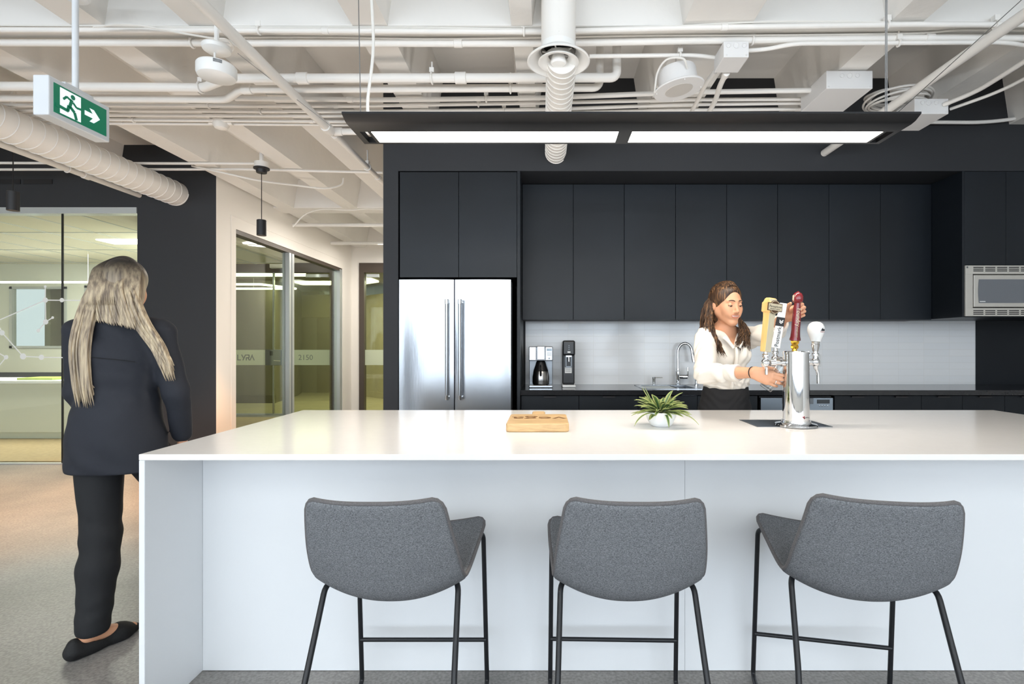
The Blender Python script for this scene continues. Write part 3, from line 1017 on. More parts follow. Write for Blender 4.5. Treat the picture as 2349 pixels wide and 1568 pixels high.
    jbox('white junction box beside the cable coil, partly behind the lamp end', V(p.x, p.y + d / 2, zb + 0.05), (w, d, 0.10), ((-0.06, 0.014), (-0.02, 0.018), (0.03, 0.014)))
    # flexible tails to the back
    pipe('conduit', 'white flexible conduit leaving the small junction box, nearer to the speaker', [atz(1640, 165, 2.93), atz(1620, 190, 2.93), atz(1596, 240, 2.93), atz(1575, 275, 2.93)], 0.014, bend=0.2)
    pipe('conduit', 'white flexible conduit curving from the underside of the small junction box', [atz(1666, 168, 2.91), atz(1652, 195, 2.91), atz(1640, 235, 2.91), atz(1615, 275, 2.91)], 0.0165, bend=0.2, collars=(0.02,))
    pipe('conduit', 'white conduit running up to the cable-coil junction box from the window side', [V(5.598, 0.9, 2.86), atz(2700, -60, 2.86), atz(2480, 60, 2.86), atz(2240, 210, 2.86), atz(2165, 240, 2.86)], 0.014, bend=0.2)
    pipe('conduit', 'second white conduit beside the cable-coil junction box, farther from the lamp', [V(5.598, 1.1, 2.86), atz(2720, -65, 2.86) + V(0.13, 0, 0), atz(2500, 55, 2.86) + V(0.13, 0, 0), atz(2260, 205, 2.86) + V(0.13, 0, 0), atz(2180, 250, 2.86)], 0.010, bend=0.2)
    pipe('conduit', 'white conduit along the top of the black bulkhead behind the lamp end', [at(2120, 280, 4.15), at(2260, 281, 4.15), at(2349, 270, 4.15), at(2520, 235, 4.15), V(5.598, 4.15, 3.2)], 0.014, bend=0.3, clamps=())
    # coil of cable on the right
    mb = MB()
    c = atz(2062, 238, 2.93)
    for k in range(7):
        r = 0.135 + 0.012 * (k % 4)
        cz = V(0, 0, 0.010 * k)
        pts = [c + cz + V(r * 1.25 * math.cos(a), r * 1.0 * math.sin(a) + 0.004 * k, 0.02 * math.sin(a + k)) for a in (2 * PI * j / 40 for j in range(41))]
        mb.tube(pts, 0.0075, 8)
    mb.build('cable_coil', M['coil_grey'], label='coil of white cable lying above the end of the black lamp', cat='cable coil')

    # spiral ducts
    def spiral(name, label, a, b, r, pitch=0.075):
        t = thing(name, label, 'duct', a)
        a, b = Vector(a), Vector(b)
        d = (b - a)
        L_ = d.length
        MB().tube([a, b], r, 40).build('tube', M['pipe_paint'], t)
        mb = MB()
        u = d.normalized()
        s1 = u.cross(V(0, 0, 1)).normalized()
        s2 = s1.cross(u)
        n = int(L_ / pitch * 28)
        pts = [a + d * (i / n) + (s1 * math.cos(2 * PI * i / 28) + s2 * math.sin(2 * PI * i / 28)) * (r + 0.0005) for i in range(n + 1)]
        mb.tube(pts, 0.0048, 5)
        mb.build('seam', M['pipe_paint'], t)
        return t
    spiral('spiral_duct', 'white spiral duct running from the round diffuser into the black bulkhead', V(0.085, 2.78, 2.80), V(0.078, KF, 2.815), 0.080, 0.062)
    sd = spiral('spiral_duct', 'large white spiral duct entering the black wall beside the exit sign', V(-3.95, -0.9, 2.893), V(-3.95, 5.6, 2.893), 0.125, 0.10)
    MB().box(-3.965, -3.935, 4.27, 4.29, 2.9, SLAB - 0.004).build('strap', M['pipe_paint'], sd, smooth=0)

    # round diffuser on its drop
    p = V((1281 - PX0) / FPX * 2.75, 2.75, 2.775)
    t = thing('air_diffuser', 'round white cone air diffuser hanging on a vertical duct', 'air diffuser', p)
    T = Matrix.Translation(p)
    MB().lathe([(0.0905, 0.05), (0.0905, SLAB - p.z)], 40, T, cap=False).box(-0.002, 0.002, -0.0925, -0.090, 0.1, 0.6, T).build('drop_duct', M['pipe_paint'], t)
    MB().lathe([(0.0905, 0.08), (0.092, 0.05), (0.12, 0.03), (0.150, 0.006), (0.163, -0.002), (0.165, -0.008), (0.158, -0.010),
                (0.135, 0.004), (0.112, 0.022), (0.098, 0.040)], 48, T, cap=False).build('outer_cone', M['white_plastic'], t)
    MB().lathe([(0.070, 0.030), (0.085, 0.008), (0.106, -0.008), (0.107, -0.012), (0.100, -0.013), (0.07, 0.0), (0.052, 0.022)], 40, T, cap=False).build('middle_cone', M['white_plastic'], t)
    MB().lathe([(0.03, 0.03), (0.038, 0.004), (0.042, -0.012), (0.035, -0.02), (0.0, -0.022)], 32, T).build('inner_cone', M['white_plastic'], t)
    mb = MB()
    for k in range(6):
        a = PI * k / 3 + 0.3
        mb.box(0, 0.088, -0.003, 0.003, 0.03, 0.034, T @ Matrix.Rotation(a, 4, 'Z'))
    mb.build('spokes', M['white_plastic'], t, smooth=0)
    MB().lathe([(0.088, 0.085), (0.088, 0.09)], 30, T).build('dark_throat', M['black_gap'], t)

    # ceiling speaker
    p = atz(1557, 205, 2.83)
    t = thing('ceiling_speaker', 'round white ceiling speaker hanging tilted from its can', 'speaker', p)
    T = Matrix.Translation(p) @ Matrix.Rotation(math.radians(-9), 4, 'Y')
    MB().lathe([(0.0, -0.006), (0.06, -0.006), (0.148, -0.004), (0.152, 0.002), (0.148, 0.008), (0.11, 0.012)], 48, T).build('flange', M['paint_grey_box'], t)
    MB().lathe([(0.0, -0.0075), (0.082, -0.0072), (0.084, -0.004)], 40, T).build('grille', M['grille_grey'], t)
    MB().lathe([(0.118, 0.01), (0.118, 0.10), (0.112, 0.115), (0, 0.118)], 40, T).build('can', M['paint_grey_box'], t)
    for k in range(4):
        q = T @ V(0.135 * math.cos(PI / 2 * k), 0.135 * math.sin(PI / 2 * k), -0.006)
        MB().ball(q, 0.0035, 8, 6).build('screw', M['white_plastic'], t)
    MB().tube(spline([T @ V(0.03, -0.118, 0.06), T @ V(0.0, -0.16, 0.10), T @ V(-0.08, -0.12, 0.13), T @ V(-0.13, -0.06, 0.09), T @ V(-0.15, -0.01, 0.0)], 8), 0.006, 8).build('lead', M['cable_white'], t)
    MB().tube([T @ V(0, 0, 0.115), V((T @ V(0, 0, 0.1)).x, (T @ V(0, 0, 0.1)).y, SOFFIT + 0.2)], 0.004, 6).build('hanging_wire', M['cable_white'], t)

    # smoke detectors
    p = V((497 - PX0) / FPX * 2.84, 2.84, 2.80)
    t = thing('smoke_detector', 'smaller round white detector, upper of the two hanging discs', 'smoke detector', p)
    p0 = at(497, 122, 2.86)
    T = Matrix.Translation(p0)
    MB().lathe([(0.0, 0.0), (0.05, 0.002), (0.068, 0.014), (0.074, 0.03), (0.07, 0.038), (0.0, 0.04)], 36, T).build('body', M['white_plastic'], t)
    MB().tube([p0 + V(0, 0, 0.03), V(p0.x, p0.y, SLAB - 0.3)], 0.012, 8).build('stem', M['white_plastic'], t)
    p1 = at(497, 180, 2.80)
    t = thing('smoke_detector', 'larger drum-shaped white detector, lower of the two hanging discs', 'smoke detector', p1)
    T = Matrix.Translation(p1)
    MB().lathe([(0.0, -0.004), (0.07, -0.002), (0.09, 0.006), (0.096, 0.02), (0.096, 0.062), (0.09, 0.07), (0.0, 0.072)], 40, T).build('body', M['white_plastic'], t)
    mb = MB()
    for k in range(3):
        mb.box(-0.02, 0.02, -0.098, -0.09, 0.046 + 0.006 * k, 0.049 + 0.006 * k, T @ Matrix.Rotation(0.6, 4, 'Z'))
    mb.build('vent', M['steel_dark'], t, smooth=0)
    MB().tube([p1 + V(-0.01, 0, 0.07), p0 + V(-0.01, 0, 0.0)], 0.006, 8).build('stem', M['white_plastic'], t)

    # running-man exit sign on its rod
    p = V(-2.33, 2.44, 2.35)
    t = thing('exit_sign', 'green running-man exit sign in a white housing hung from a rod', 'exit sign', p)
    a, b = 2.42, 2.76
    zb, zt = 2.347, 2.533
    MB().box(-2.375, -2.30, a, b, zb, zt).build('housing', M['housing_white'], t, smooth=0, bevel=0.006)
    xf = -2.299
    MB().box(xf - 0.003, xf + 0.001, a + 0.024, b - 0.024, zb + 0.024, zt - 0.024).build('sign_face', M['green_sign'], t, smooth=0)
    fy0, fz0, fw, fh = a + 0.024, zb + 0.024, b - a - 0.048, zt - zb - 0.048
    ml = frame((xf + 0.001, fy0, fz0), (0, 1, 0), (0, 0, 1), (1, 0, 0))
    s = fh

    def poly(pts, d=0.0012, off=0.0):
        return [(x * s, y * s) for x, y in pts], d

    mb = MB()
    mb.prism([(x * s, y * s) for x, y in ((0.22, 0.06), (1.02, 0.06), (1.02, 0.94), (0.22, 0.94))], 0.0012, ml)
    mb.prism([(x * s, y * s) for x, y in ((1.18, 0.42), (1.52, 0.42), (1.38, 0.26), (1.56, 0.26), (1.82, 0.50), (1.56, 0.74), (1.38, 0.74), (1.52, 0.58), (1.18, 0.58))], 0.0012, ml)
    mb.build('doorway_and_arrow', M['sign_white'], t, smooth=0)
    ml2 = ml.copy()
    ml2.translation = ml.translation + V(0.0013, 0, 0)
    mb = MB()
    mb.lathe([(0.085 * s, 0), (0.085 * s, 0.0012)], 20, frame(ml2 @ V(0.70 * s, 0.80 * s, 0), (0, 1, 0), (0, 0, 1), (1, 0, 0)))
    strokes(mb, [((x0 * s, y0 * s), (x1 * s, y1 * s)) for (x0, y0), (x1, y1) in (
        ((0.62, 0.66), (0.46, 0.72)), ((0.46, 0.72), (0.33, 0.58)), ((0.70, 0.62), (0.84, 0.50)), ((0.84, 0.50), (1.02, 0.52)))], 0.075 * s, ml2, 0.0012)
    strokes(mb, [((x0 * s, y0 * s), (x1 * s, y1 * s)) for (x0, y0), (x1, y1) in (
        ((0.66, 0.70), (0.56, 0.38)), ((0.60, 0.42), (0.76, 0.30)), ((0.76, 0.30), (0.84, 0.06)), ((0.54, 0.44), (0.50, 0.24)), ((0.52, 0.25), (0.06, 0.28)))], 0.11 * s, ml2, 0.0012)
    mb.build('running_figure', M['green_sign'], t, smooth=0)
    MB().box(-2.36, -2.315, 2.52, 2.68, zt, zt + 0.018).build('bracket', M['housing_white'], t, smooth=0, bevel=0.004)
    pr = V(-2.338, 2.60, 0)
    MB().tube([V(pr.x, pr.y, zt + 0.01), V(pr.x, pr.y, SOFFIT - 0.03)], 0.014, 12).build('rod', M['housing_white'], t)
    MB().lathe([(0.055, 0.02), (0.06, -0.02), (0.05, -0.03), (0.0, -0.03)], 20, Matrix.Translation(V(pr.x, pr.y, SOFFIT - 0.02))).box(
        pr.x + 0.04, pr.x + 0.10, pr.y - 0.02, pr.y + 0.02, SOFFIT - 0.04, SOFFIT).build('canopy', M['housing_white'], t)

    # black pendants
    def pendant(label, px, yc, y0, y1, d):
        top, bot = at(px, y0, d), at(px, y1, d)
        c = at(px, yc, d)
        t = thing('pendant_light', label, 'pendant light', bot, 'black cylinder pendants')
        h = top.z - bot.z
        MB().lathe([(0.034, 0.018), (0.040, 0.0), (0.042, 0.0), (0.042, h), (0.038, h + 0.003), (0, h + 0.003)], 28, Matrix.Translation(bot), cap=False).build('shade', M['black_powder'], t)
        MB().lathe([(0.0, 0.018), (0.0355, 0.018), (0.0355, 0.02), (0.0, 0.02)], 24, Matrix.Translation(bot)).build('bulb', M['pendant_glow'], t)
        MB().tube([V(bot.x, bot.y, bot.z + h), V(bot.x, bot.y, c.z)], 0.004, 6).build('cord', M['black_plastic'], t)
        MB().lathe([(0.0, -0.035), (0.045, -0.035), (0.05, -0.005), (0.07, 0.0), (0.07, 0.012), (0, 0.012)], 24, Matrix.Translation(c)).build('canopy', M['black_powder'], t)
        MB().lathe([(0.062, 0.012), (0.062, 0.065), (0, 0.065)], 24, Matrix.Translation(c)).tube([c + V(0, 0, 0.06), V(c.x, c.y, SLAB)], 0.02, 8).build('mounting_box', M['pipe_paint'], t)
        return bot
    a = pendant('black cylinder pendant hanging in front of the meeting-room glazing', 30, 330, 440, 483, 4.36)
    b = pendant('black cylinder pendant hanging in front of the white corridor wall', 600, 388, 505, 540, 4.94)

    # the long black linear lamp over the island
    zt, zb = 2.250, 2.222
    y0, y1 = 2.172, 2.462
    xa, xb = -0.848, 1.560
    t = thing('linear_lamp', 'long flat black pendant lamp with two glowing panels over the island', 'ceiling lamp', (0.35, 2.31, zb))
    bm = MB()
    # the body: frame around two panel openings and two oval finger holes
    prof = [(y0, zt), (y0, zt - 0.008), (y0 + 0.035, zb + 0.004), (y0 + 0.06, zb), (y1 - 0.012, zb), (y1, zb + 0.008), (y1, zt)]
    px0, px1 = y0 + 0.138, y1 - 0.028
    pan = ((-0.772, 0.322), (0.382, 1.492))

    def strip(xs, pr):
        bm.loft([[V(x, y, z) for y, z in pr] for x in xs])
    strip((xa, xb), [(y0, zt), (y0, zt - 0.008), (y0 + 0.035, zb + 0.004), (y0 + 0.06, zb), (px0, zb), (px0, zt)])
    strip((xa, xb), [(px1, zt), (px1, zb), (y1 - 0.012, zb), (y1, zb + 0.008), (y1, zt)])
    mid = [(px0, zt), (px0, zb), (px1, zb), (px1, zt)]
    hole = ((-0.822, -0.787), (1.505, 1.538))
    for u, v in ((xa, hole[0][0]), (hole[0][1], pan[0][0]), (pan[0][1], pan[1][0]), (pan[1][1], hole[1][0]), (hole[1][1], xb)):
        strip((u, v), mid)
    bm.build('housing', M['black_metal'], t, smooth=30)
    for u, v in pan:
        MB().box(u, v, px0 + 0.001, px1 - 0.001, zb + 0.002, zt - 0.002).build('light_panel', M['lamp_panel'], t, smooth=0)
    MB().box(pan[0][0] - 0.004, pan[1][1] + 0.004, px0 - 0.004, px1 + 0.004, zt, zt + 0.006).build('top_cover', M['black_metal'], t, smooth=0)
    # cord and wires
    zc = SLAB
    MB().tube(spline([V(-0.78, 2.32, zt), V(-0.79, 2.32, 2.36), V(-0.765, 2.32, 2.6), V(-0.775, 2.32, 2.9), V(-0.78, 2.32, zc)], 8), 0.007, 8).build('power_cord', M['cable_white'], t)
    for i, (x, y, xx, yy) in enumerate(((1.50, 2.30, 1.50, 2.30), (1.512, 2.33, 1.535, 2.36), (-0.82, 2.32, -0.845, 2.33))):
        MB().tube([V(x, y, zt), V(xx, yy, zc)], 0.0022, 5).build('hanging_wire', M['steel'], t)
    # loose guy wires
    for pa, pb, lab in ((V(-1.62, 1.2, 2.98), V(-0.84, 2.46, 2.25), None),):
        pass
    MB().tube([at(2349 + 60, -60, 2.2), at(2058, 259, 3.0)], 0.002, 5).build('guy_wire', M['steel'], label='thin bare wire slanting across beside the window-side sprinkler pipe', cat='wire')
    MB().tube([at(398, 0, 2.75), at(500, 80, 3.02)], 0.002, 5).build('guy_wire', M['steel'], label='thin bare wire slanting over the smoke detectors', cat='wire')
    MB().tube([at(545, 122, 3.05), at(760, 290, 3.6)], 0.002, 5).build('guy_wire', M['steel'], label='thin bare wire slanting from the joist to the end of the lamp', cat='wire')
    return a, b


PEND = ceiling_services()
# ------------------------------------------------------------------ fitted kitchen along the black wall
def xw(px, d):
    return (px - PX0) / FPX * d


def zw(py, d):
    return EYE - (py - PY0) / FPX * d


def kitchen():
    g = 0.0016      # half the shadow gap between fronts

    def cabinet(name, label, x0, x1, y0, y1, z0, z1, cuts, cat='cabinet', group=None, fronts='door', carc='black_laminate', pull=False, top=None):
        t = thing(name, label, cat, ((x0 + x1) / 2, (y0 + y1) / 2, z0), group)
        MB().box(x0 + 0.001, x1 - 0.001, y0 + 0.021, y1, z0 + 0.002, top or z1).build('carcass', M['black_gap'], t, smooth=0)
        xs = [x0] + list(cuts) + [x1]
        for a, b in zip(xs, xs[1:]):
            f = MB().box(a + g, b - g, y0, y0 + 0.02, z0, z1 - 0.002).build(fronts, M[carc], t, smooth=0, bevel=0.0012, bseg=1)
            if pull:
                c = (a + b) / 2
                MB().box(c - 0.05, c + 0.05, y0 - 0.022, y0 + 0.002, z1 - 0.004, z1).box(c - 0.05, c + 0.05, y0 - 0.022, y0 - 0.019, z1 - 0.014, z1).build('tab_pull', M['pull_dark'], f, smooth=0)
        return t

    # uppers: four two-door units
    xs = [xw(p, KU) for p in (1198, 1315, 1432, 1549.5, 1667, 1784, 1901.5, 2020, 2137)]
    zt, zb = 2.672, zw(733, KU)
    who = ('beside the fridge', 'second from the fridge', 'third from the fridge, above the bartender', 'beside the microwave block')
    for i in range(4):
        a, m, b = xs[2 * i], xs[2 * i + 1], xs[2 * i + 2]
        cabinet('upper_cabinet', 'black two-door upper cabinet, ' + who[i], a, b, KU, KW - 0.002, zb, zt, (m,), group='black upper cabinets')
    # over the fridge
    fx0, fx1 = xw(917, KF), xw(1186, KF)
    cabinet('fridge_cabinet', 'black two-door cabinet above the fridge', fx0, fx1, KF - 0.003, KW - 0.01, zw(636, KF), zw(394, KF), ((fx0 + fx1) / 2 + 0.003,))
    MB().box(fx1 + 0.001, xs[0] - 0.002, KF, KW - 0.002, 0, 2.675).build('side_panel', M['black_laminate'], label='tall black end panel between fridge and counter', cat='panel', smooth=0)

    # microwave block
    bx = xw(2207, KF)
    t = thing('microwave_cabinet', 'deep black wall cabinet holding the microwave', 'cabinet', (bx + 1.0, 4.5, zw(727, KF)))
    zB, zm0, zm1, zT = zw(727, KF), zw(725, KF), zw(609, KF), 2.674
    mx0, mx1 = xw(2212, KF), xw(2212, KF) + 0.76
    mb = MB()
    mb.box(bx, bx + 0.018, KF, KW - 0.03, zB, zT)
    mb.box(mx1 + 0.01, 5.0, KF + 0.001, KW - 0.03, zB, zm1)
    mb.box(bx + 0.018, mx1 + 0.01, KF + 0.10, KW - 0.03, zB, zT)
    mb.box(bx + 0.018, mx1 + 0.01, KF + 0.001, KF + 0.10, zB, zB + 0.005)
    mb.build('carcass', M['black_laminate'], t, smooth=0)
    dx = [xw(2212, KF), xw(2307.5, KF), xw(2403, KF), xw(2499, KF), xw(2595, KF)]
    for a, b in zip(dx, dx[1:]):
        MB().box(a + g, b - g, KF - 0.002, KF + 0.02, zm1 + 0.004, zT - 0.002).build('door', M['black_laminate'], t, smooth=0, bevel=0.0012, bseg=1)
    mw = thing('microwave', 'built-in stainless microwave with slotted trim', 'microwave', ((mx0 + mx1) / 2, KF, zm0))
    y = KF - 0.012
    wz0, wz1 = zw(704, KF), zw(631, KF)
    wx0, wx1 = xw(2230, KF), mx1 - 0.06
    mb = MB()
    mb.box(mx0, mx1, y, KF + 0.09, zm0, wz0 - 0.008).box(mx0, mx1, y, KF + 0.09, wz1 + 0.008, zm1)
    mb.box(mx0, wx0 - 0.004, y, KF + 0.09, wz0 - 0.008, wz1 + 0.008).box(wx1 + 0.004, mx1, y, KF + 0.09, wz0 - 0.008, wz1 + 0.008)
    mb.build('trim_kit', M['steel_light'], mw, smooth=0, bevel=0.001)
    mb = MB()
    for zc in (zm1 - 0.016, zm1 - 0.030, zm1 - 0.044, zm0 + 0.016, zm0 + 0.030, zm0 + 0.044):
        for k in range(9):
            u = wx0 + 0.0 + k * 0.097 * 0.98
            if u + 0.08 < mx1:
                mb.box(u, u + 0.080, y - 0.0015, y + 0.002, zc - 0.0035, zc + 0.0035)
    tag(mb.build('slots', M['black_gap'], mw, smooth=0), 'dark slots in the trim')
    door = MB().box(wx0, wx1, y - 0.006, KF + 0.08, wz0, wz1).build('door', M['steel_light'], mw, smooth=0, bevel=0.003)
    gx0, gx1 = xw(2241, KF), xw(2345, KF)
    gz0, gz1 = zw(695, KF), zw(641, KF)
    pts = []
    for k in range(9):
        s = k / 8
        pts.append((gx0 - 0.006 * math.sin(PI * s), gz0 + (gz1 - gz0) * s))
    for k in range(9):
        s = 1 - k / 8
        pts.append((gx1 + 0.006 * math.sin(PI * s), gz0 + (gz1 - gz0) * s))
    MB().prism(pts, 0.003, frame((0, y - 0.006, 0), (1, 0, 0), (0, 0, 1), (0, -1, 0))).build('window', M['glass_dark'], door, smooth=0)
    MB().prism([(gx1 + 0.04, gz0 - 0.02), (wx1 - 0.02, gz0 - 0.02), (wx1 - 0.02, gz1 + 0.02), (gx1 + 0.04, gz1 + 0.02)], 0.002, frame((0, y - 0.006, 0), (1, 0, 0), (0, 0, 1), (0, -1, 0))).build('control_panel', M['black_plastic'], door, smooth=0)
    MB().box(gx0 + 0.005, gx0 + 0.05, y - 0.0105, y - 0.008, gz0 + 0.008, gz0 + 0.015).build('maker_mark', M['label_white'], door, smooth=0)
    MB().box(mx0 + 0.008, mx0 + 0.02, y - 0.002, y, zm1 - 0.022, zm1 - 0.008).build('badge', M['steel_dark'], mw, smooth=0)

    # worktop of black stone with the sink cut out
    sx0, sx1 = xw(1474, 4.4), xw(1608, 4.33)
    sy0, sy1 = 4.335, 4.73
    wx = xs[0]
    z0, z1 = 0.874, 0.914
    mb = MB()
    mb.box(wx, sx0, 4.235, KW - 0.013, z0, z1).box(sx1, XR, 4.235, KW - 0.013, z0, z1)
    mb.box(sx0, sx1, 4.235, sy0, z0, z1).box(sx0, sx1, sy1, KW - 0.013, z0, z1)
    mb.build('worktop', M['black_stone'], label='black stone worktop along the tiled splashback', cat='worktop', smooth=0)
    # sink
    s = thing('kitchen_sink', 'stainless sink with drainboard set in the black worktop', 'sink', ((sx0 + sx1) / 2, 4.53, 0.70))
    mb = MB()
    e = 0.012
    for a, b, c, d in ((sx0 - e, sx1 + e, sy0 - e, sy0 + 0.02), (sx0 - e, sx1 + e, sy1 - 0.02, sy1 + e), (sx0 - e, sx0 + 0.03, sy0, sy1), (sx1 - 0.03, sx1 + e, sy0, sy1)):
        mb.box(a, b, c, d, 0.9145, 0.9185)
    mb.build('rim', M['steel'], s, smooth=0)
    mb = MB()
    mb.box(sx0 + 0.02, sx0 + 0.30, sy0 + 0.015, sy1 - 0.015, 0.905, 0.912)
    mb.build('drainboard', M['drain_reflection'], s, smooth=0, bevel=0.002)
    mb = MB()
    a, b = sx0 + 0.31, sx1 - 0.02
    mb.box(a, b, sy0 + 0.01, sy1 - 0.01, 0.70, 0.705)
    for q in ((a, a + 0.004, sy0 + 0.01, sy1 - 0.01), (b - 0.004, b, sy0 + 0.01, sy1 - 0.01), (a, b, sy0 + 0.01, sy0 + 0.014), (a, b, sy1 - 0.014, sy1 - 0.01)):
        mb.box(*q, 0.70, 0.914)
    mb.build('bowl', M['steel'], s, smooth=0)
    # faucet
    fy = 4.79
    fx = xw(1555, fy)
    f = thing('kitchen_faucet', 'chrome gooseneck kitchen faucet behind the bartender', 'faucet', (fx, fy, 0.914))
    MB().lathe([(0.027, 0), (0.027, 0.012), (0.022, 0.016), (0.022, 0.125), (0.016, 0.13), (0.016, 0.15)], 24, Matrix.Translation(V(fx, fy, 0.914))).build('body', M['chrome'], f)
    ht = zw(787, fy)
    pts = [V(fx, fy, 1.04), V(fx + 0.0, fy, ht - 0.085)]
    R = 0.062
    for k in range(1, 13):
        a = PI - PI * k / 12
        pts.append(V(fx + R + R * math.cos(a), fy - 0.02 * k / 12, ht - 0.085 + 0.085 * math.sin(a)))
    tip = pts[-1]
    MB().tube(pts, 0.013, 14).build('gooseneck', M['chrome'], f)
    MB().tube([tip, tip + V(0.006, -0.004, -0.03), tip + V(0.014, -0.008, -0.085)], [0.014, 0.0165, 0.018], 14).build('spray_head', M['chrome'], f)
    MB().tube([V(fx + 0.01, fy, 0.99), V(fx + 0.085, fy - 0.01, 0.99)], [0.02, 0.019], 14).tube([V(fx + 0.085, fy - 0.01, 0.985), V(fx + 0.088, fy - 0.01, 1.075)], [0.008, 0.009], 10).build('lever', M['chrome'], f)
    x = xw(1500, 4.77)
    d = thing('soap_dispenser', 'small chrome soap dispenser at the near end of the sink towards the black machine', 'soap dispenser', (x, 4.77, 0.914))
    MB().lathe([(0.018, 0), (0.018, 0.008), (0.013, 0.012), (0.013, 0.055), (0.015, 0.058), (0.015, 0.075), (0, 0.077)], 18, Matrix.Translation(V(x, 4.77, 0.914))).build('body', M['chrome'], d)
    MB().tube([V(x, 4.77, 0.985), V(x + 0.075, 4.75, 0.985)], [0.006, 0.004], 8).build('spout', M['chrome'], d)
    x = xw(1597, 4.78)
    d = thing('water_tap', 'tiny chrome filtered-water tap next to the faucet, close to her elbow', 'tap', (x, 4.78, 0.914))
    MB().lathe([(0.018, 0), (0.018, 0.01), (0.012, 0.014), (0.012, 0.05), (0, 0.052)], 16, Matrix.Translation(V(x, 4.78, 0.914))).build('body', M['chrome'], d)
    MB().tube([V(x, 4.78, 0.95), V(x + 0.04, 4.76, 0.95)], 0.008, 8).tube([V(x, 4.78, 0.95), V(x, 4.78, 1.01)], 0.005, 8).build('lever', M['chrome'], d)
    # socket on the tiles
    x, z = xw(1873, KW), zw(826, KW)
    so = thing('wall_socket', 'white double wall socket on the tiles behind the beer tower', 'socket', (x, KW - 0.015, z - 0.058))
    MB().box(x - 0.036, x + 0.036, KW - 0.018, KW - 0.0125, z - 0.058, z + 0.058).build('plate', M['white_plastic'], so, smooth=0, bevel=0.003)
    for k in (-1, 1):
        MB().box(x - 0.017, x + 0.017, KW - 0.021, KW - 0.018, z + k * 0.022 - 0.015, z + k * 0.022 + 0.015).build('outlet', M['white_plastic'], so, smooth=0, bevel=0.002)
        MB().box(x - 0.008, x - 0.005, KW - 0.022, KW - 0.0205, z + k * 0.022 - 0.004, z + k * 0.022 + 0.006).box(x + 0.005, x + 0.008, KW - 0.022, KW - 0.0205, z + k * 0.022 - 0.004, z + k * 0.022 + 0.006).build('slots', M['black_gap'], so, smooth=0)

    # base units: fronts with tab pulls
    dB = 4.262
    zt = 0.868
    bxs = [(1192.5, 1328), (1328, 1464), (1464, 1600), (1600, 1738)]
    nm = ('next to the fridge panel', 'second from the fridge panel', 'under the sink drainboard', 'behind the bartender, beside the dishwasher')
    for (a, b), w in zip(bxs, nm):
        cabinet('base_cabinet', 'black base cabinet with tab pull, ' + w, max(xw(a, dB), xs[0] + 0.002), xw(b, dB), dB, KW - 0.03, 0.10, zt, (), group='black base cabinets', fronts='drawer', pull=True, top=0.69 if 'sink' in w or 'bartender' in w else None)
    bxs = [(1914, 2016), (2016, 2114), (2114, 2208), (2208, 2305), (2305, 2400)]
    nm = ('just past the dishwasher', 'second past the dishwasher', 'third past the dishwasher', 'fourth past the dishwasher, below the microwave', 'last in the row below the microwave')
    for (a, b), w in zip(bxs, nm):
        cabinet('base_cabinet', 'black base cabinet with tab pull, ' + w, xw(a, dB), xw(b, dB), dB, KW - 0.03, 0.10, zt, (), group='black base cabinets', fronts='drawer', pull=True)
    MB().box(xs[0], XR - 0.1, dB + 0.06, KW - 0.05, 0, 0.098).build('plinth', M['black_laminate'], label='black recessed plinth under the base cabinets', cat='plinth', smooth=0)
    # dishwasher
    a, b = xw(1745, dB - 0.01), xw(1911, dB - 0.01)
    t = thing('dishwasher', 'stainless dishwasher front behind the beer tower', 'dishwasher', ((a + b) / 2, dB, 0.10))
    yb = dB - 0.012
    MB().box(a, b, dB + 0.02, KW - 0.04, 0.10, 0.862).build('body', M['black_gap'], t, smooth=0)
    MB().box(a, b, yb, dB + 0.02, 0.102, zw(912, yb)).build('door', M['dishwasher_steel'], t, smooth=0, bevel=0.003)
    hx0, hx1 = xw(1794, yb), xw(1866, yb)
    MB().box(hx0, hx1, yb - 0.003, yb + 0.005, zw(926, yb), zw(912, yb) - 0.001).build('handle_recess', M['steel_dark'], t, smooth=0, bevel=0.002)
    MB().box(xw(1874, yb), xw(1903, yb), yb - 0.002, yb, zw(925, yb), zw(916, yb)).build('display', M['screen'], t, smooth=0)
    for k in range(4):
        MB().lathe([(0.006, 0), (0.006, 0.004), (0.0, 0.005)], 12, frame((xw(1879.5 + 6.2 * k, yb), yb, zw(930, yb)), (1, 0, 0), (0, 0, 1), (0, -1, 0))).build('button', M['steel'], t)

    # fridge
    a, m_, b = xw(915.5, KF), xw(1042.5, KF), xw(1172, KF)
    zt = zw(641, KF)
    t = thing('fridge', 'stainless french-door fridge with two bar handles', 'fridge', ((a + b) / 2, KF + 0.3, 0))
    MB().box(a + 0.005, b + 0.006, KF + 0.075, KW - 0.01, 0.02, zt - 0.012).build('cabinet', M['black_gap'], t, smooth=0)
    for u, v in ((a, m_ - 0.004), (m_ + 0.004, b)):
        mb = MB()
        # gently bowed door skin
        n = 16
        front = [(u + (v - u) * k / n, KF - 0.012 * math.sin(PI * k / n) ** 0.6) for k in range(n + 1)]
        ring = front + [(v, KF + 0.07), (u, KF + 0.07)]
        mb.prism(ring, zt - 0.62, Matrix.Translation(V(0, 0, 0.62)))
        d = mb.build('door', M['steel'], t, smooth=50)
        hx = xw(1025, KF - 0.06) if u == a else xw(1055, KF - 0.06)
        z0, z1 = zw(917, KF - 0.06), zw(686, KF - 0.06)
        h = MB().tube([V(hx, KF - 0.065, z0), V(hx, KF - 0.065, z1)], 0.0135, 16).build('handle', M['steel'], d)
        mb = MB()
        for z in (z0 + 0.02, z1 - 0.02):
            mb.tube([V(hx, KF - 0.065, z - 0.017), V(hx, KF - 0.065, z + 0.017)], 0.0155, 16)
            mb.tube([V(hx, KF - 0.06, z), V(hx + 0.004, KF, z)], 0.011, 10)
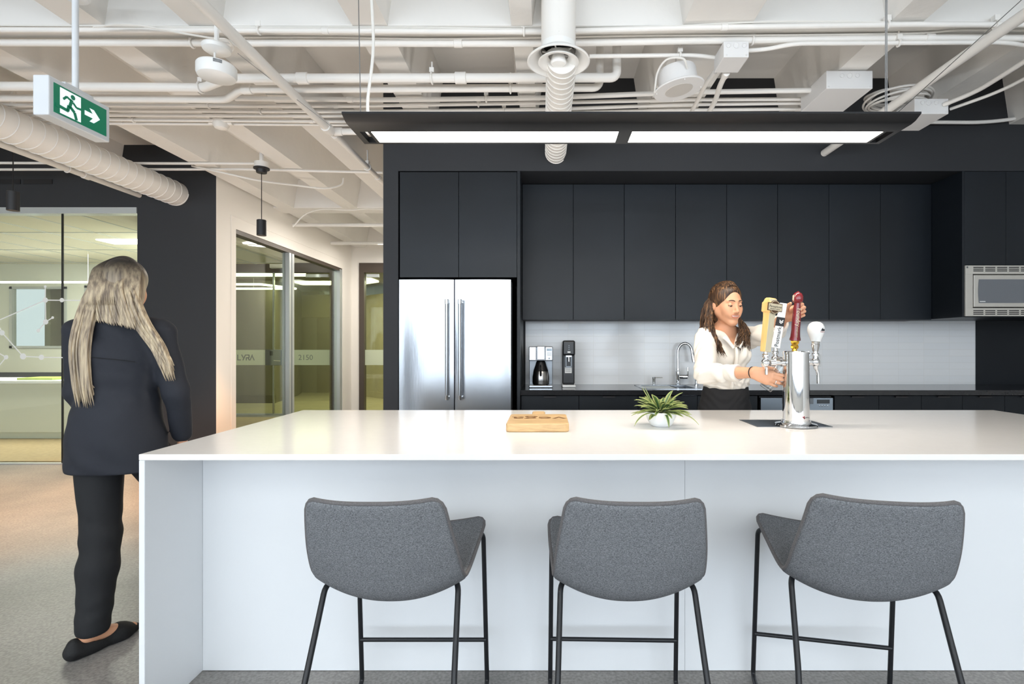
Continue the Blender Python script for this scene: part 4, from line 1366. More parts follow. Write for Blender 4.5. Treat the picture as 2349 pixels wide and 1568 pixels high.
        mb.build('handle_mount', M['chrome'], d)
    MB().prism([(a, KF), (b, KF), (b, KF + 0.07), (a, KF + 0.07)], 0.55, Matrix.Translation(V(0, 0, 0.06))).build('freezer_drawer', M['steel'], t, smooth=0, bevel=0.004)

    # coffee maker
    yf = 4.47
    a, b = xw(1213, yf), xw(1268, yf)
    z = 0.914
    zt = zw(794.5, yf)
    t = thing('coffee_maker', 'steel drip coffee maker with thermal carafe on the black worktop', 'coffee maker', ((a + b) / 2, yf + 0.1, z))
    MB().box(a, b, yf + 0.13, yf + 0.22, z + 0.02, zt).build('body', M['steel_dark'], t, smooth=0, bevel=0.004)
    zh = zw(827, yf)
    MB().box(a, b, yf, yf + 0.13, zh, zt).build('head', M['steel'], t, smooth=0, bevel=0.006)
    cx = (a + b) / 2
    MB().box(cx - 0.034, cx + 0.034, yf - 0.014, yf, zh + 0.008, zt + 0.003).build('filter_door', M['chrome'], t, smooth=0, bevel=0.006)
    for s_ in (-1, 1):
        MB().box(cx + s_ * 0.039 - 0.003, cx + s_ * 0.039 + 0.003, yf - 0.004, yf + 0.01, zh, zt).build('seam', M['black_plastic'], t, smooth=0)
    px = (cx + 0.042 + b) / 2
    MB().box(px - 0.022, px + 0.022, yf - 0.003, yf, zt - 0.038, zt - 0.016).build('display', M['screen_pale'], t, smooth=0)
    mb = MB()
    for k in range(3):
        mb.box(px - 0.02, px + 0.02, yf - 0.002, yf, zt - 0.055 - 0.011 * k, zt - 0.052 - 0.011 * k)
    mb.build('printed_lines', M['ink'], t, smooth=0)
    MB().lathe([(0.007, 0), (0.007, 0.004), (0, 0.005)], 14, frame((px, yf, zt - 0.10), (1, 0, 0), (0, 0, 1), (0, -1, 0))).build('button', M['steel_dark'], t)
    MB().box(a, b, yf - 0.01, yf + 0.22, z, z + 0.022).build('base', M['steel'], t, smooth=0, bevel=0.006)
    T = Matrix.Translation(V(cx, yf + 0.062, z + 0.023))
    car = MB().lathe([(0.060, 0), (0.070, 0.004), (0.073, 0.02), (0.072, 0.07), (0.064, 0.115), (0.046, 0.165), (0.040, 0.185), (0, 0.187)], 36, T).build('carafe', M['carafe_steel'], t)
    MB().lathe([(0.065, 0.118), (0.048, 0.166), (0.042, 0.19), (0.034, 0.205), (0.03, 0.218), (0, 0.22)], 30, T).build('lid', M['black_plastic'], car)
    MB().tube(spline([V(cx, yf - 0.01, z + 0.19), V(cx, yf - 0.045, z + 0.18), V(cx, yf - 0.045, z + 0.135), V(cx, yf - 0.012, z + 0.105)], 6), 0.008, 8).build('handle', M['black_plastic'], car)
    # sparkling-water machine
    yf = 4.56
    a, b = xw(1290.5, yf), xw(1319, yf)
    cx, zt = (a + b) / 2, zw(780.5, yf)
    t = thing('soda_machine', 'slim black sparkling-water machine beside the coffee maker', 'soda machine', (cx, yf + 0.1, z))
    MB().box(a - 0.004, b + 0.004, yf - 0.06, yf + 0.18, z, z + 0.022).build('base', M['white_plastic'], t, smooth=0, bevel=0.006)
    MB().box(a, b, yf + 0.05, yf + 0.17, z + 0.022, zt - 0.02).build('column', M['black_plastic'], t, smooth=0, bevel=0.01)
    MB().box(a, b, yf - 0.04, yf + 0.17, zw(815, yf), zt).build('head', M['black_plastic'], t, smooth=0, bevel=0.016, bseg=4)
    mb = MB()
    for k in range(3):
        mb.lathe([(0.0035, 0), (0.0035, 0.001)], 10, frame((cx, yf - 0.041, zt - 0.045 - 0.016 * k), (1, 0, 0), (0, 0, 1), (0, -1, 0)))
    mb.build('indicator', M['steel_dark'], t)
    MB().box(cx - 0.013, cx + 0.013, yf - 0.042, yf - 0.039, zw(808, yf) - 0.002, zw(806, yf) + 0.002).build('maker_mark', M['label_white'], t, smooth=0)
    MB().tube([V(cx, yf + 0.0, zw(812, yf)), V(cx, yf + 0.0, zw(829, yf))], 0.006, 10).box(cx - 0.025, cx + 0.025, yf - 0.01, yf + 0.04, zw(818, yf), zw(815, yf)).build('nozzle', M['chrome'], t, smooth=0)
    MB().box(cx - 0.026, cx - 0.02, yf + 0.02, yf + 0.05, zw(841, yf), zw(818, yf)).box(cx + 0.02, cx + 0.026, yf + 0.02, yf + 0.05, zw(841, yf), zw(818, yf)).box(
        cx - 0.026, cx + 0.026, yf + 0.02, yf + 0.05, zw(842, yf), zw(840, yf)).build('bottle_clip', M['steel_dark'], t, smooth=0)
    MB().box(cx - 0.032, cx + 0.028, yf + 0.046, yf + 0.05, zw(856, yf), zw(842, yf)).build('sticker', M['label_white'], t, smooth=0)
    mb = MB()
    for k in range(3):
        mb.box(cx - 0.026, cx + 0.02, yf + 0.0445, yf + 0.046, zw(847 + 2.5 * k, yf) - 0.002, zw(847 + 2.5 * k, yf))
    mb.build('printed_lines', M['ink'], t, smooth=0)
    MB().box(a + 0.012, b - 0.012, yf - 0.05, yf + 0.05, z + 0.022, z + 0.03).build('drip_grid', M['black_metal'], t, smooth=0)


kitchen()
# ------------------------------------------------------------------ the island and what stands on and at it
IX0, IX1, IY0, IY1, TOP = -1.370, 2.525, 1.76, 2.952, 0.914


def island():
    t = thing('kitchen_island', 'long white stone island with waterfall ends', 'kitchen island', ((IX0 + IX1) / 2, (IY0 + IY1) / 2, 0))
    MB().box(IX0, IX1, IY0, IY1, TOP - 0.0205, TOP).build('worktop', M['quartz'], t, smooth=0, bevel=0.002)
    for a, b in ((IX0, IX0 + 0.02), (IX1 - 0.02, IX1)):
        MB().box(a, b, IY0 + 0.0005, IY1 - 0.0005, 0, TOP - 0.021).build('side_panel', M['panel_white'], t, smooth=0, bevel=0.002)
    yp = 2.058
    xj = xw(1571, yp)
    for a, b in ((IX0 + 0.021, xj - 0.0006), (xj + 0.0006, IX1 - 0.021)):
        MB().box(a, b, yp, yp + 0.02, 0.002, TOP - 0.021).build('front_panel', M['panel_white'], t, smooth=0)
    MB().box(IX0 + 0.021, IX1 - 0.021, IY1 - 0.03, IY1 - 0.01, 0.08, TOP - 0.021).build('back_panel', M['panel_white'], t, smooth=0)

    # engraved chopping board
    z0, z1 = TOP, TOP + 0.036
    xc = -0.035
    b = thing('cutting_board', 'thick wooden cutting board with engraved lettering', 'cutting board', (xc, 2.36, TOP))

    def rr(x0, x1, y0, y1, r, n=6):
        out = []
        for cx, cy, a0 in ((x1 - r, y1 - r, 0), (x0 + r, y1 - r, PI / 2), (x0 + r, y0 + r, PI), (x1 - r, y0 + r, 1.5 * PI)):
            for k in range(n + 1):
                a = a0 + PI / 2 * k / n
                out.append((cx + r * math.cos(a), cy + r * math.sin(a)))
        return out
    yb, yf = 2.515, 2.205
    poly = rr(xc - 0.134, xc + 0.134, yf, yb, 0.022)
    MB().prism(poly, z1 - z0, Matrix.Translation(V(0, 0, z0))).build('board', M['board_wood'], b, smooth=0, bevel=0.006, bseg=3)
    MB().prism(rr(xc - 0.032, xc + 0.032, yb - 0.01, yb + 0.12, 0.02), z1 - z0 - 0.002, Matrix.Translation(V(0, 0, z0 + 0.001))).build('handle', M['board_wood'], b, smooth=0, bevel=0.006, bseg=3)
    lettering('engraving', 'vega', 0.125, M['burnt'], b, frame((xc + 0.002, 2.375, z1 + 0.0004), (-1.12, 0, 0), (0, -1, 0), (0, 0, 1)), 0.0004)

    # potted plant
    p = V(xw(1516, 2.37), 2.37, TOP)
    t = thing('potted_plant', 'small green plant with striped blades in a white bowl', 'plant', p)
    T = Matrix.Translation(p)
    MB().lathe([(0.0, 0.0), (0.034, 0.0), (0.047, 0.006), (0.058, 0.024), (0.066, 0.046), (0.070, 0.064), (0.0705, 0.067), (0.066, 0.067), (0.060, 0.046), (0.0, 0.040)], 40, T).build('bowl', M['bowl_white'], t)
    MB().lathe([(0.0, 0.056), (0.063, 0.055), (0.0635, 0.05)], 24, T).build('soil', M['soil'], t)
    # blades: bent lens-shaped leaves with a uv across
    bm = bmesh.new()
    uvl = bm.loops.layers.uv.new('UVMap')
    rnd = random.Random(11)

    def leaf(base, az, elev, length, width, droop):
        n = 9
        d = V(math.cos(az), math.sin(az), 0)
        side = V(-math.sin(az), math.cos(az), 0)
        pos = Vector(base)
        e = elev
        rows = []
        for k in range(n + 1):
            s = k / n
            w = width * (math.sin(PI * min(1, s * 0.93 + 0.07)) ** 0.75) * (1 if s < 0.97 else 0.3)
            dirv = d * math.cos(e) + V(0, 0, 1) * math.sin(e)
            nrm = -d * math.sin(e) + V(0, 0, 1) * math.cos(e)
            rows.append([pos - side * w, pos - side * w * 0.45 - nrm * w * 0.28, pos - nrm * w * 0.4, pos + side * w * 0.45 - nrm * w * 0.28, pos + side * w])
            pos = pos + dirv * (length / n)
            e -= droop / n
        vs = [[bm.verts.new(q) for q in r] for r in rows]
        for a, b_ in zip(vs, vs[1:]):
            for i in range(4):
                f = bm.faces.new((a[i], a[i + 1], b_[i + 1], b_[i]))
                for lp, u in zip(f.loops, (i / 4, (i + 1) / 4, (i + 1) / 4, i / 4)):
                    lp[uvl].uv = (u, 0.5)
    for k in range(66):
        az = 2 * PI * k * 0.381966 + rnd.uniform(-0.2, 0.2)
        s = k / 66
        elev = math.radians(rnd.uniform(4, 26) + 50 * (1 - s) ** 1.4)
        L_ = rnd.uniform(0.080, 0.122) * (1.0 if s > 0.2 else 0.85)
        base = p + V(0.028 * math.cos(az), 0.028 * math.sin(az), 0.055 + 0.03 * (1 - s))
        leaf(base, az, elev, L_, rnd.uniform(0.0085, 0.0125), rnd.uniform(0.5, 1.3))
    leaf(p + V(-0.03, 0.0, 0.07), PI * 1.05, 1.25, 0.115, 0.008, 0.2)
    leaf(p + V(-0.025, 0.01, 0.07), PI * 0.9, 1.1, 0.12, 0.008, 0.1)
    leaf(p + V(0.03, -0.03, 0.06), -0.35, 0.25, 0.145, 0.007, 1.3)
    leaf(p + V(-0.03, -0.03, 0.06), PI + 0.5, 0.25, 0.14, 0.007, 1.4)
    leaf(p + V(0.005, -0.04, 0.06), -PI / 2 + 0.1, 0.2, 0.10, 0.007, 2.0)
    me = bpy.data.meshes.new('foliage')
    bm.to_mesh(me)
    bm.free()
    o = link_mesh('foliage', me, M['leaf'], t)
    me.transform(Matrix.Translation(-p))
    sdf = o.modifiers.new('thick', 'SOLIDIFY')
    sdf.thickness = 0.0016
    finish(o, 60)

    # flush drip tray: steel rim with a woven grid
    x0, x1, y0, y1 = 0.947, 1.285, 2.343, 2.560
    tr = thing('drip_tray', 'flush steel drip tray with a dark grid around the tower foot', 'drip tray', ((x0 + x1) / 2, (y0 + y1) / 2, TOP))
    MB().box(x0, x1, y0, y1, TOP + 0.0002, TOP + 0.0006).build('pan', M['black_gap'], tr, smooth=0)
    mb = MB()
    for a, b_, c, d in ((x0, x1, y0, y0 + 0.004), (x0, x1, y1 - 0.004, y1), (x0, x0 + 0.004, y0, y1), (x1 - 0.004, x1, y0, y1)):
        mb.box(a, b_, c, d, TOP + 0.0006, TOP + 0.002)
    mb.build('rim', M['steel_dark'], tr, smooth=0)
    mb = MB()
    n = 44
    for k in range(1, n):
        u = x0 + (x1 - x0) * k / n
        mb.box(u - 0.0011, u + 0.0011, y0 + 0.003, y1 - 0.003, TOP + 0.0006, TOP + 0.0016)
    n = 26
    for k in range(1, n):
        u = y0 + (y1 - y0) * k / n
        mb.box(x0 + 0.003, x1 - 0.003, u - 0.0011, u + 0.0011, TOP + 0.0006, TOP + 0.0018)
    mb.build('grid', M['steel_dark'], tr, smooth=0)

    # beer tower
    c = V(xw(1826, 2.37), 2.37, TOP + 0.002)
    t = thing('beer_tower', 'polished steel beer tower with four taps', 'beer tower', c)
    T = Matrix.Translation(c)
    zt = zw(806, 2.37) - c.z
    MB().lathe([(0.0, 0.0), (0.089, 0.0), (0.091, 0.003), (0.088, 0.009), (0.064, 0.013), (0.061, 0.02), (0.061, 0.026)], 64, T).build('base_flange', M['chrome'], t)
    MB().lathe([(0.0560, 0.012), (0.0560, zt - 0.010)], 72, T, cap=False).build('column', M['chrome'], t)
    MB().lathe([(0.0582, zt - 0.012), (0.0582, zt - 0.002), (0.054, zt + 0.002), (0.0, zt + 0.005)], 64, T).build('cap', M['chrome'], t)
    mb = MB()
    a0 = -PI / 2 + 0.13
    for dx, dz in ((0.0, 0.001), (0.0035, -0.003), (-0.0035, 0.003), (0.003, 0.0045)):
        q = c + V(0.0562 * math.cos(a0) + dx, 0.0562 * math.sin(a0), 0.043 + dz)
        mb.ball(q, (0.0026, 0.001, 0.0026), 8, 6)
    mb.build('red_mark', M['ink_red'], t)
    lettering('small_print', 'micro draft', 0.0065, M['ink'], t, frame(c + V(0.021, -0.0555, 0.043), (0.93, 0.36, 0), (0, 0, 1), (0.36, -0.93, 0)), 0.0003)

    # faucets: shank, body, spout; each with its own handle
    za = zt - 0.052

    def faucet(az, zoff, sl=0.05, drop=0.05):
        u = V(math.cos(az), math.sin(az), 0)
        o = c + V(0, 0, za + zoff) + u * 0.054
        mb = MB()
        mb.tube([o, o + u * 0.012], 0.016, 18)
        mb.tube([o + u * 0.012, o + u * sl], 0.0105, 16)
        mb.tube([o + u * (sl - 0.022), o + u * sl], 0.0145, 16)
        b = o + u * (sl + 0.022)
        mb.ball(b, (0.019, 0.019, 0.021), 20, 14)
        f = mb.build('faucet', M['chrome'], t)
        mb = MB()
        out = 0.014 if drop > 0.06 else -0.004
        sp = spline([b + V(0, 0, -0.008), b + u * out * 0.3 + V(0, 0, -0.26 * drop - 0.004), b + u * out * 0.85 + V(0, 0, -0.5 * drop), b + u * out + V(0, 0, -drop)], 6)
        mb.tube(sp, [0.013 - 0.006 * min(1, k / 8) for k in range(len(sp))], 14)
        mb.build('spout', M['chrome'], f)
        mb = MB()
        mb.lathe([(0.011, 0.0), (0.0115, 0.014), (0.0155, 0.018), (0.0155, 0.026), (0.010, 0.030), (0.0085, 0.05), (0, 0.05)], 20, Matrix.Translation(b + V(0, 0, 0.012)))
        mb.build('collar', M['chrome'], f)
        return f, b + V(0, 0, 0.055), u

    # maple handle with badge: the long way out on the fridge side
    f, h, u = faucet(PI * 0.985, 0.0, 0.060, 0.052)
    ax = V(0.10, -0.01, 1).normalized()
    right = V(0.371, -0.928, 0)
    right = (right - ax * right.dot(ax)).normalized()
    fr = ax.cross(right)            # pointing away from the camera
    fr = -right.cross(ax) if fr.y > 0 else fr
    fr = right.cross(ax)
    Mh = frame(h - ax * 0.004, right, fr, ax)
    L_ = 0.245
    mb = MB()
    rings = []
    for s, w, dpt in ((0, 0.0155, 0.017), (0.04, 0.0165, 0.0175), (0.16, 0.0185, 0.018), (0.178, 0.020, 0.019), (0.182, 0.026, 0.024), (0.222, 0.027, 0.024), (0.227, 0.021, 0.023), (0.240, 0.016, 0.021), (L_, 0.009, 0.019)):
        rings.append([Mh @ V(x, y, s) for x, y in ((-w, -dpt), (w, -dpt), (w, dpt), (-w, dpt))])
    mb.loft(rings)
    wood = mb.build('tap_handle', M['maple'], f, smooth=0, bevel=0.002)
    wood.data.materials.append(M['maple_daylit'])
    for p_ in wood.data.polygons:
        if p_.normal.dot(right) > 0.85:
            p_.material_index = 1  # face turned to the daylight takes the painted lit tone
    tag(wood, 'pale maple tap handle with a round badge')
    fn = -fr if fr.y > 0 else fr    # normal facing the camera side
    # badge on the narrow right-hand face
    Mb = frame(Mh @ V(0.0275, 0, 0.203), fr if (fr.cross(ax)).dot(right) > 0 else -fr, ax, right)

    def badge():
        pb = MB()
        pb.lathe([(0.0, 0), (0.031, 0), (0.031, 0.003), (0, 0.003)], 36, Mb)
        pb.prism([(-0.042, -0.018), (0.042, -0.018), (0.042, 0.018), (-0.042, 0.018)], 0.0036, Mb)
        MB().tube([Mb @ V(0.0275 * math.cos(a), 0.0275 * math.sin(a), 0.003) for a in (2 * PI * k / 40 for k in range(41))], 0.0011, 6, cap=False).build('badge_ring', M['badge_cream'], f)
        k = pb.build('badge', M['badge_brown'], f, smooth=0)
        Mc = Mb.copy()
        pc = MB()
        pc.prism([(-0.0385, -0.0145), (0.0385, -0.0145), (0.0385, 0.0145), (-0.0385, 0.0145)], 0.0044, Mc)
        pc.build('badge_plate', M['badge_cream'], f, smooth=0)
        n = Mb.to_3x3() @ V(0, 0, 1)
        for txt, sz, dy, sh in (('Persephone', 0.0150, 0.002, 0.25), ('BREWING COMPANY', 0.0060, -0.009, 0)):
            m2 = Mb.copy()
            m2.translation = Mb @ V(0, dy, 0.0046)
            lettering('badge_lettering', txt, sz, M['ink'], f, m2, 0.0003, shear=sh)
    badge()

    # white slab handle with upright lettering
    f, h, u = faucet(PI * 0.62, 0.012, 0.045, 0.05)
    ax = V(0.17, -0.02, 1).normalized()
    right = V(0.93, -0.30, 0)
    right = (right - ax * right.dot(ax)).normalized()
    fr = right.cross(ax)             # towards the camera
    Mh = frame(h, right, ax, right.cross(ax))
    pb = MB()
    pb.prism([(-0.020, 0.0), (0.020, 0.0), (0.016, 0.215), (-0.016, 0.215)], 0.012, Mh)
    wh = pb.build('tap_handle', M['white_plastic'], f, smooth=0, bevel=0.002)
    tag(wh, 'white slab tap handle with upright lettering')
    MB().prism([(-0.0185, 0.105), (0.0185, 0.105), (0.0178, 0.147), (-0.0178, 0.147)], 0.0132, Mh).build('black_band', M['ink'], f, smooth=0)
    m2 = Mh.copy()
    m2.translation = Mh @ V(0.002, 0.054, 0.0128)
    m2 = m2 @ Matrix.Rotation(PI / 2, 4, 'Z')
    lettering('handle_lettering', 'Postmark', 0.0245, M['ink'], f, m2, 0.0004)
    m3 = Mh.copy()
    m3.translation = Mh @ V(0.004, 0.126, 0.0136)
    strokes(MB(), [((-0.008, 0.008), (0.0, -0.001)), ((0.0, -0.001), (0.008, 0.009)), ((-0.008, 0.0), (0.0, -0.008)), ((0.0, -0.008), (0.008, 0.001))], 0.0035, m3, 0.0004).build('arrow_mark', M['label_white'], f, smooth=0)

    # tall red handle at the back
    f, h, u = faucet(PI * 0.38, 0.012, 0.05, 0.05)
    hb = V(xw(1822, h.y), h.y, zw(806, h.y))
    ht = V(xw(1831, h.y - 0.02), h.y - 0.02, zw(668, h.y))
    ax = (ht - hb).normalized()
    Lr = (ht - hb).length
    Mr = toward(hb, ax, (0, 1, 0))
    MB().lathe([(0.012, -0.02), (0.012, 0.012), (0.017, 0.016), (0.0185, 0.026), (0.014, 0.034), (0.019, 0.042), (0.0195, 0.052), (0, 0.052)], 8, Mr).build('ferrule', M['brass'], f)
    prof = [(0.0, 0.052), (0.0245, 0.053), (0.0245, 0.060), (0.0215, 0.072), (0.0195, 0.10), (0.0195, 0.15), (0.0165, 0.20), (0.0145, 0.225), (0.0150, 0.232), (0.022, 0.236),
            (0.0245, 0.244), (0.0240, 0.262), (0.018, 0.275), (0.0, Lr)]
    red = MB().lathe(prof, 32, Mr).build('tap_handle', M['red_lacquer'], f)
    tag(red, 'tall lacquered red tap handle gripped by the bartender')
    xr = V(0.97, -0.24, 0)
    xr = (xr - ax * xr.dot(ax)).normalized()
    Mt = frame(hb, xr, ax, xr.cross(ax))
    nrm = xr.cross(ax)
    m2 = Mt.copy()
    m2.translation = hb + ax * 0.163 + nrm * 0.0196 + xr * 0.004
    m2 = m2 @ Matrix.Rotation(-PI / 2, 4, 'Z')
    lettering('handle_lettering', 'Foundry', 0.0255, M['badge_cream'], f, m2, 0.0012)
    m2 = Mt.copy()
    m2.translation = hb + ax * 0.092 + nrm * 0.0208 + xr * 0.002
    m2 = m2 @ Matrix.Rotation(-PI / 2, 4, 'Z')
    lettering('handle_lettering', 'VINEYARDS', 0.0098, M['badge_cream'], f, m2, 0.0012)
    MB().prism([(-0.020, 0.238), (-0.024, 0.244), (-0.024, 0.264), (-0.018, 0.270)], 0.012, frame(hb + nrm * 0.004, xr, ax, nrm)).build('end_label', M['badge_cream'], f, smooth=0)

    # white bulb handle on the near window side
    f, h, u = faucet(0.0 + 0.12, 0.004, 0.018, 0.098)
    hb = h + V(0, 0, -0.004)
    Mr = toward(hb, V(0.03, 0, 1), (0, 1, 0))
    MB().lathe([(0.0, -0.004), (0.0125, -0.002), (0.0165, 0.022), (0.0175, 0.028), (0.0155, 0.031), (0.0165, 0.036), (0.0170, 0.042), (0, 0.042)], 28, Mr).build('ferrule', M['silver'], f)
    prof = [(0.0, 0.042), (0.0205, 0.043), (0.024, 0.056), (0.032, 0.076), (0.0365, 0.092), (0.0355, 0.108), (0.029, 0.122), (0.017, 0.131), (0.0, 0.134)]
    bul = MB().lathe(prof, 40, Mr).build('tap_handle', M['white_plastic'], f)
    tag(bul, 'white bulb-shaped tap handle with a small dark skyline mark')
    az = -PI / 2 + 0.30
    n = V(math.cos(az), math.sin(az), 0)
    xr = V(-math.sin(az), math.cos(az), 0)
    Ml = frame(hb + V(0, 0, 0.090) + n * 0.0372 + V(0.003, 0, 0), xr, V(0, 0, 1), n)
    mb = MB()
    sky = ((-0.006, 0.003), (-0.004, 0.007), (-0.002, 0.0095), (0.0, 0.013), (0.002, 0.009), (0.004, 0.0075), (0.006, 0.009), (0.008, 0.006), (0.010, 0.0085))
    for xx, hh in sky:
        mb.prism([(xx - 0.0012, 0), (xx + 0.0012, 0), (xx + 0.0012, hh), (xx - 0.0012, hh)], 0.0008, Ml)
    mb.prism([(-0.011, 0), (-0.009, 0), (-0.009, 0.001), (-0.011, 0.001)], 0.0008, Ml)
    mb.build('skyline_mark', M['ink'], f, smooth=0)
    m2 = Ml.copy()
    m2.translation = Ml @ V(0, -0.0045, 0.0002)
    lettering('handle_lettering', 'BOARD IS', 0.0046, M['ink_red'], f, m2, 0.0004, spacing=1.15)
    return c


TOWER = island()


# ------------------------------------------------------------------ bar stools
def make_stool(label):
    t = thing('bar_stool', label, 'bar stool', (0, 0, 0), 'grey felt bar stools at the island')
    # local frame: seat centre line x=0, y forward (towards the island), z up; y=0 at the stool's middle (world y 1.62)
    Y0 = 1.62
    nu, nv = 28, 30
    # centre-line and rim curves from the back top to the front of the seat: (y, z) and (half width, y, z)
    cen = spline([V(0, 1.362, 0.868), V(0, 1.405, 0.76), V(0, 1.452, 0.65), V(0, 1.512, 0.555), V(0, 1.62, 0.518), V(0, 1.76, 0.566), V(0, 1.93, 0.622)], 10)
    rim = spline([V(0.180, 1.392, 0.877), V(0.194, 1.425, 0.79), V(0.208, 1.47, 0.70), V(0.2160, 1.525, 0.618), V(0.2195, 1.60, 0.592), V(0.233, 1.76, 0.625), V(0.240, 1.925, 0.652)], 10)

    def sample(c, s):
        f = s * (len(c) - 1)
        i = min(int(f), len(c) - 2)
        return c[i].lerp(c[i + 1], f - i)
    pw = [2.4, 2.0]
    bm = bmesh.new()
    grid = []
    for j in range(nv + 1):
        s = j / nv
        C, R = sample(cen, s), sample(rim, s)
        row = []
        for i in range(nu + 1):
            u = -1 + 2 * i / nu
            a = abs(u)
            x = R.x * (a ** 0.92) * (1 if u >= 0 else -1)
            k = a ** (2.5 - 1.0 * s)
            row.append(bm.verts.new((x, C.y + (R.y - C.y) * k - Y0, C.z + (R.z - C.z) * k)))
        grid.append(row)
    # round the four corners of the sheet a little by pulling them in
    for j, i in ((0, 0), (0, nu), (nv, 0), (nv, nu)):
        v = grid[j][i]
        dj = 1 if j == 0 else -1
        di = 1 if i == 0 else -1
        tgt = grid[j + 2 * dj][i + 2 * di].co.copy()
        v.co = v.co.lerp(tgt, 0.34)
        grid[j + dj][i].co = grid[j + dj][i].co.lerp(grid[j + dj][i + di].co, 0.35)
        grid[j][i + di].co = grid[j][i + di].co.lerp(grid[j + dj][i + di].co, 0.35)
    for j in range(nv):
        for i in range(nu):
            bm.faces.new((grid[j][i], grid[j][i + 1], grid[j + 1][i + 1], grid[j + 1][i]))
    edge = [grid[0][i].co.copy() for i in range(nu + 1)] + [grid[j][nu].co.copy() for j in range(1, nv + 1)] + \
           [grid[nv][i].co.copy() for i in range(nu - 1, -1, -1)] + [grid[j][0].co.copy() for j in range(nv - 1, 0, -1)]
    bmesh.ops.recalc_face_normals(bm, faces=bm.faces)
    me = bpy.data.meshes.new('seat_shell')
    bm.to_mesh(me)
    bm.free()
    o = link_mesh('seat_shell', me, M['felt'], t)
    s = o.modifiers.new('thick', 'SOLIDIFY')
    s.thickness = 0.018
    s.offset = 0
    finish(o, 180, subsurf=1)
    MB().tube(edge + [edge[0], edge[1]], 0.0058, 8, cap=False).build('piping', M['felt_piping'], t, smooth=180)
    # legs: a bent rod each, front ones nearly upright, rear ones raked; sled runners on the floor
    r = 0.0085
    for sx in (-1, 1):
        fl = [V(sx * 0.12, 1.80, 0.562), V(sx * 0.214, 1.886, 0.606), V(sx * 0.229, 1.912, 0.588), V(sx * 0.2355, 1.972, 0.02), V(sx * 0.2355, 1.955, 0.009), V(sx * 0.2335, 1.60, 0.009)]
        MB().tube([p - V(0, Y0, 0) for p in fillet(fl, 0.03)], r, 12).build('leg', M['black_metal'], t)
        rl = [V(sx * 0.12, 1.66, 0.500), V(sx * 0.185, 1.585, 0.545), V(sx * 0.203, 1.553, 0.580), V(sx * 0.206, 1.515, 0.52), V(sx * 0.2335, 1.30, 0.03), V(sx * 0.2335, 1.30, 0.009), V(sx * 0.2335, 1.62, 0.009)]
        rl = [V(sx * 0.10, 1.70, 0.522), V(sx * 0.197, 1.560, 0.578), V(sx * 0.205, 1.435, 0.352), V(sx * 0.2335, 1.28, 0.011), V(sx * 0.2335, 1.62, 0.009)]
        MB().tube([p - V(0, Y0, 0) for p in fillet(rl, 0.035)], r, 12).build('leg', M['black_metal'], t)
    zf = 0.183
    yf = 1.972 - 0.062 * (zf - 0.02) / 0.5
    MB().tube([V(-0.234, yf - Y0, zf), V(0.234, yf - Y0, zf)], 0.0075, 12).build('footrest', M['black_metal'], t)
    for yy, zz, w_ in ((1.80, 0.562, 0.12), (1.70, 0.522, 0.10)):
        MB().tube([V(-w_, yy - Y0, zz), V(w_, yy - Y0, zz)], 0.008, 10).build('seat_bracket', M['black_metal'], t)
    return t


ST = make_stool('grey felt bar stool nearest to the walking person')
STOOLS = [(ST, -0.457, 0.0)]
for lab, x, rz in (('grey felt bar stool in the middle of the three', 0.243, math.radians(-1.5)),
                   ('grey felt bar stool below the beer tower end of the island', 0.955, math.radians(-12))):
    c = copy_tree(ST)
    c['label'] = lab
    STOOLS.append((c, x, rz))
for o, x, rz in STOOLS:
    o.location = (x, 1.62, 0)
    o.rotation_euler = (0, 0, rz)
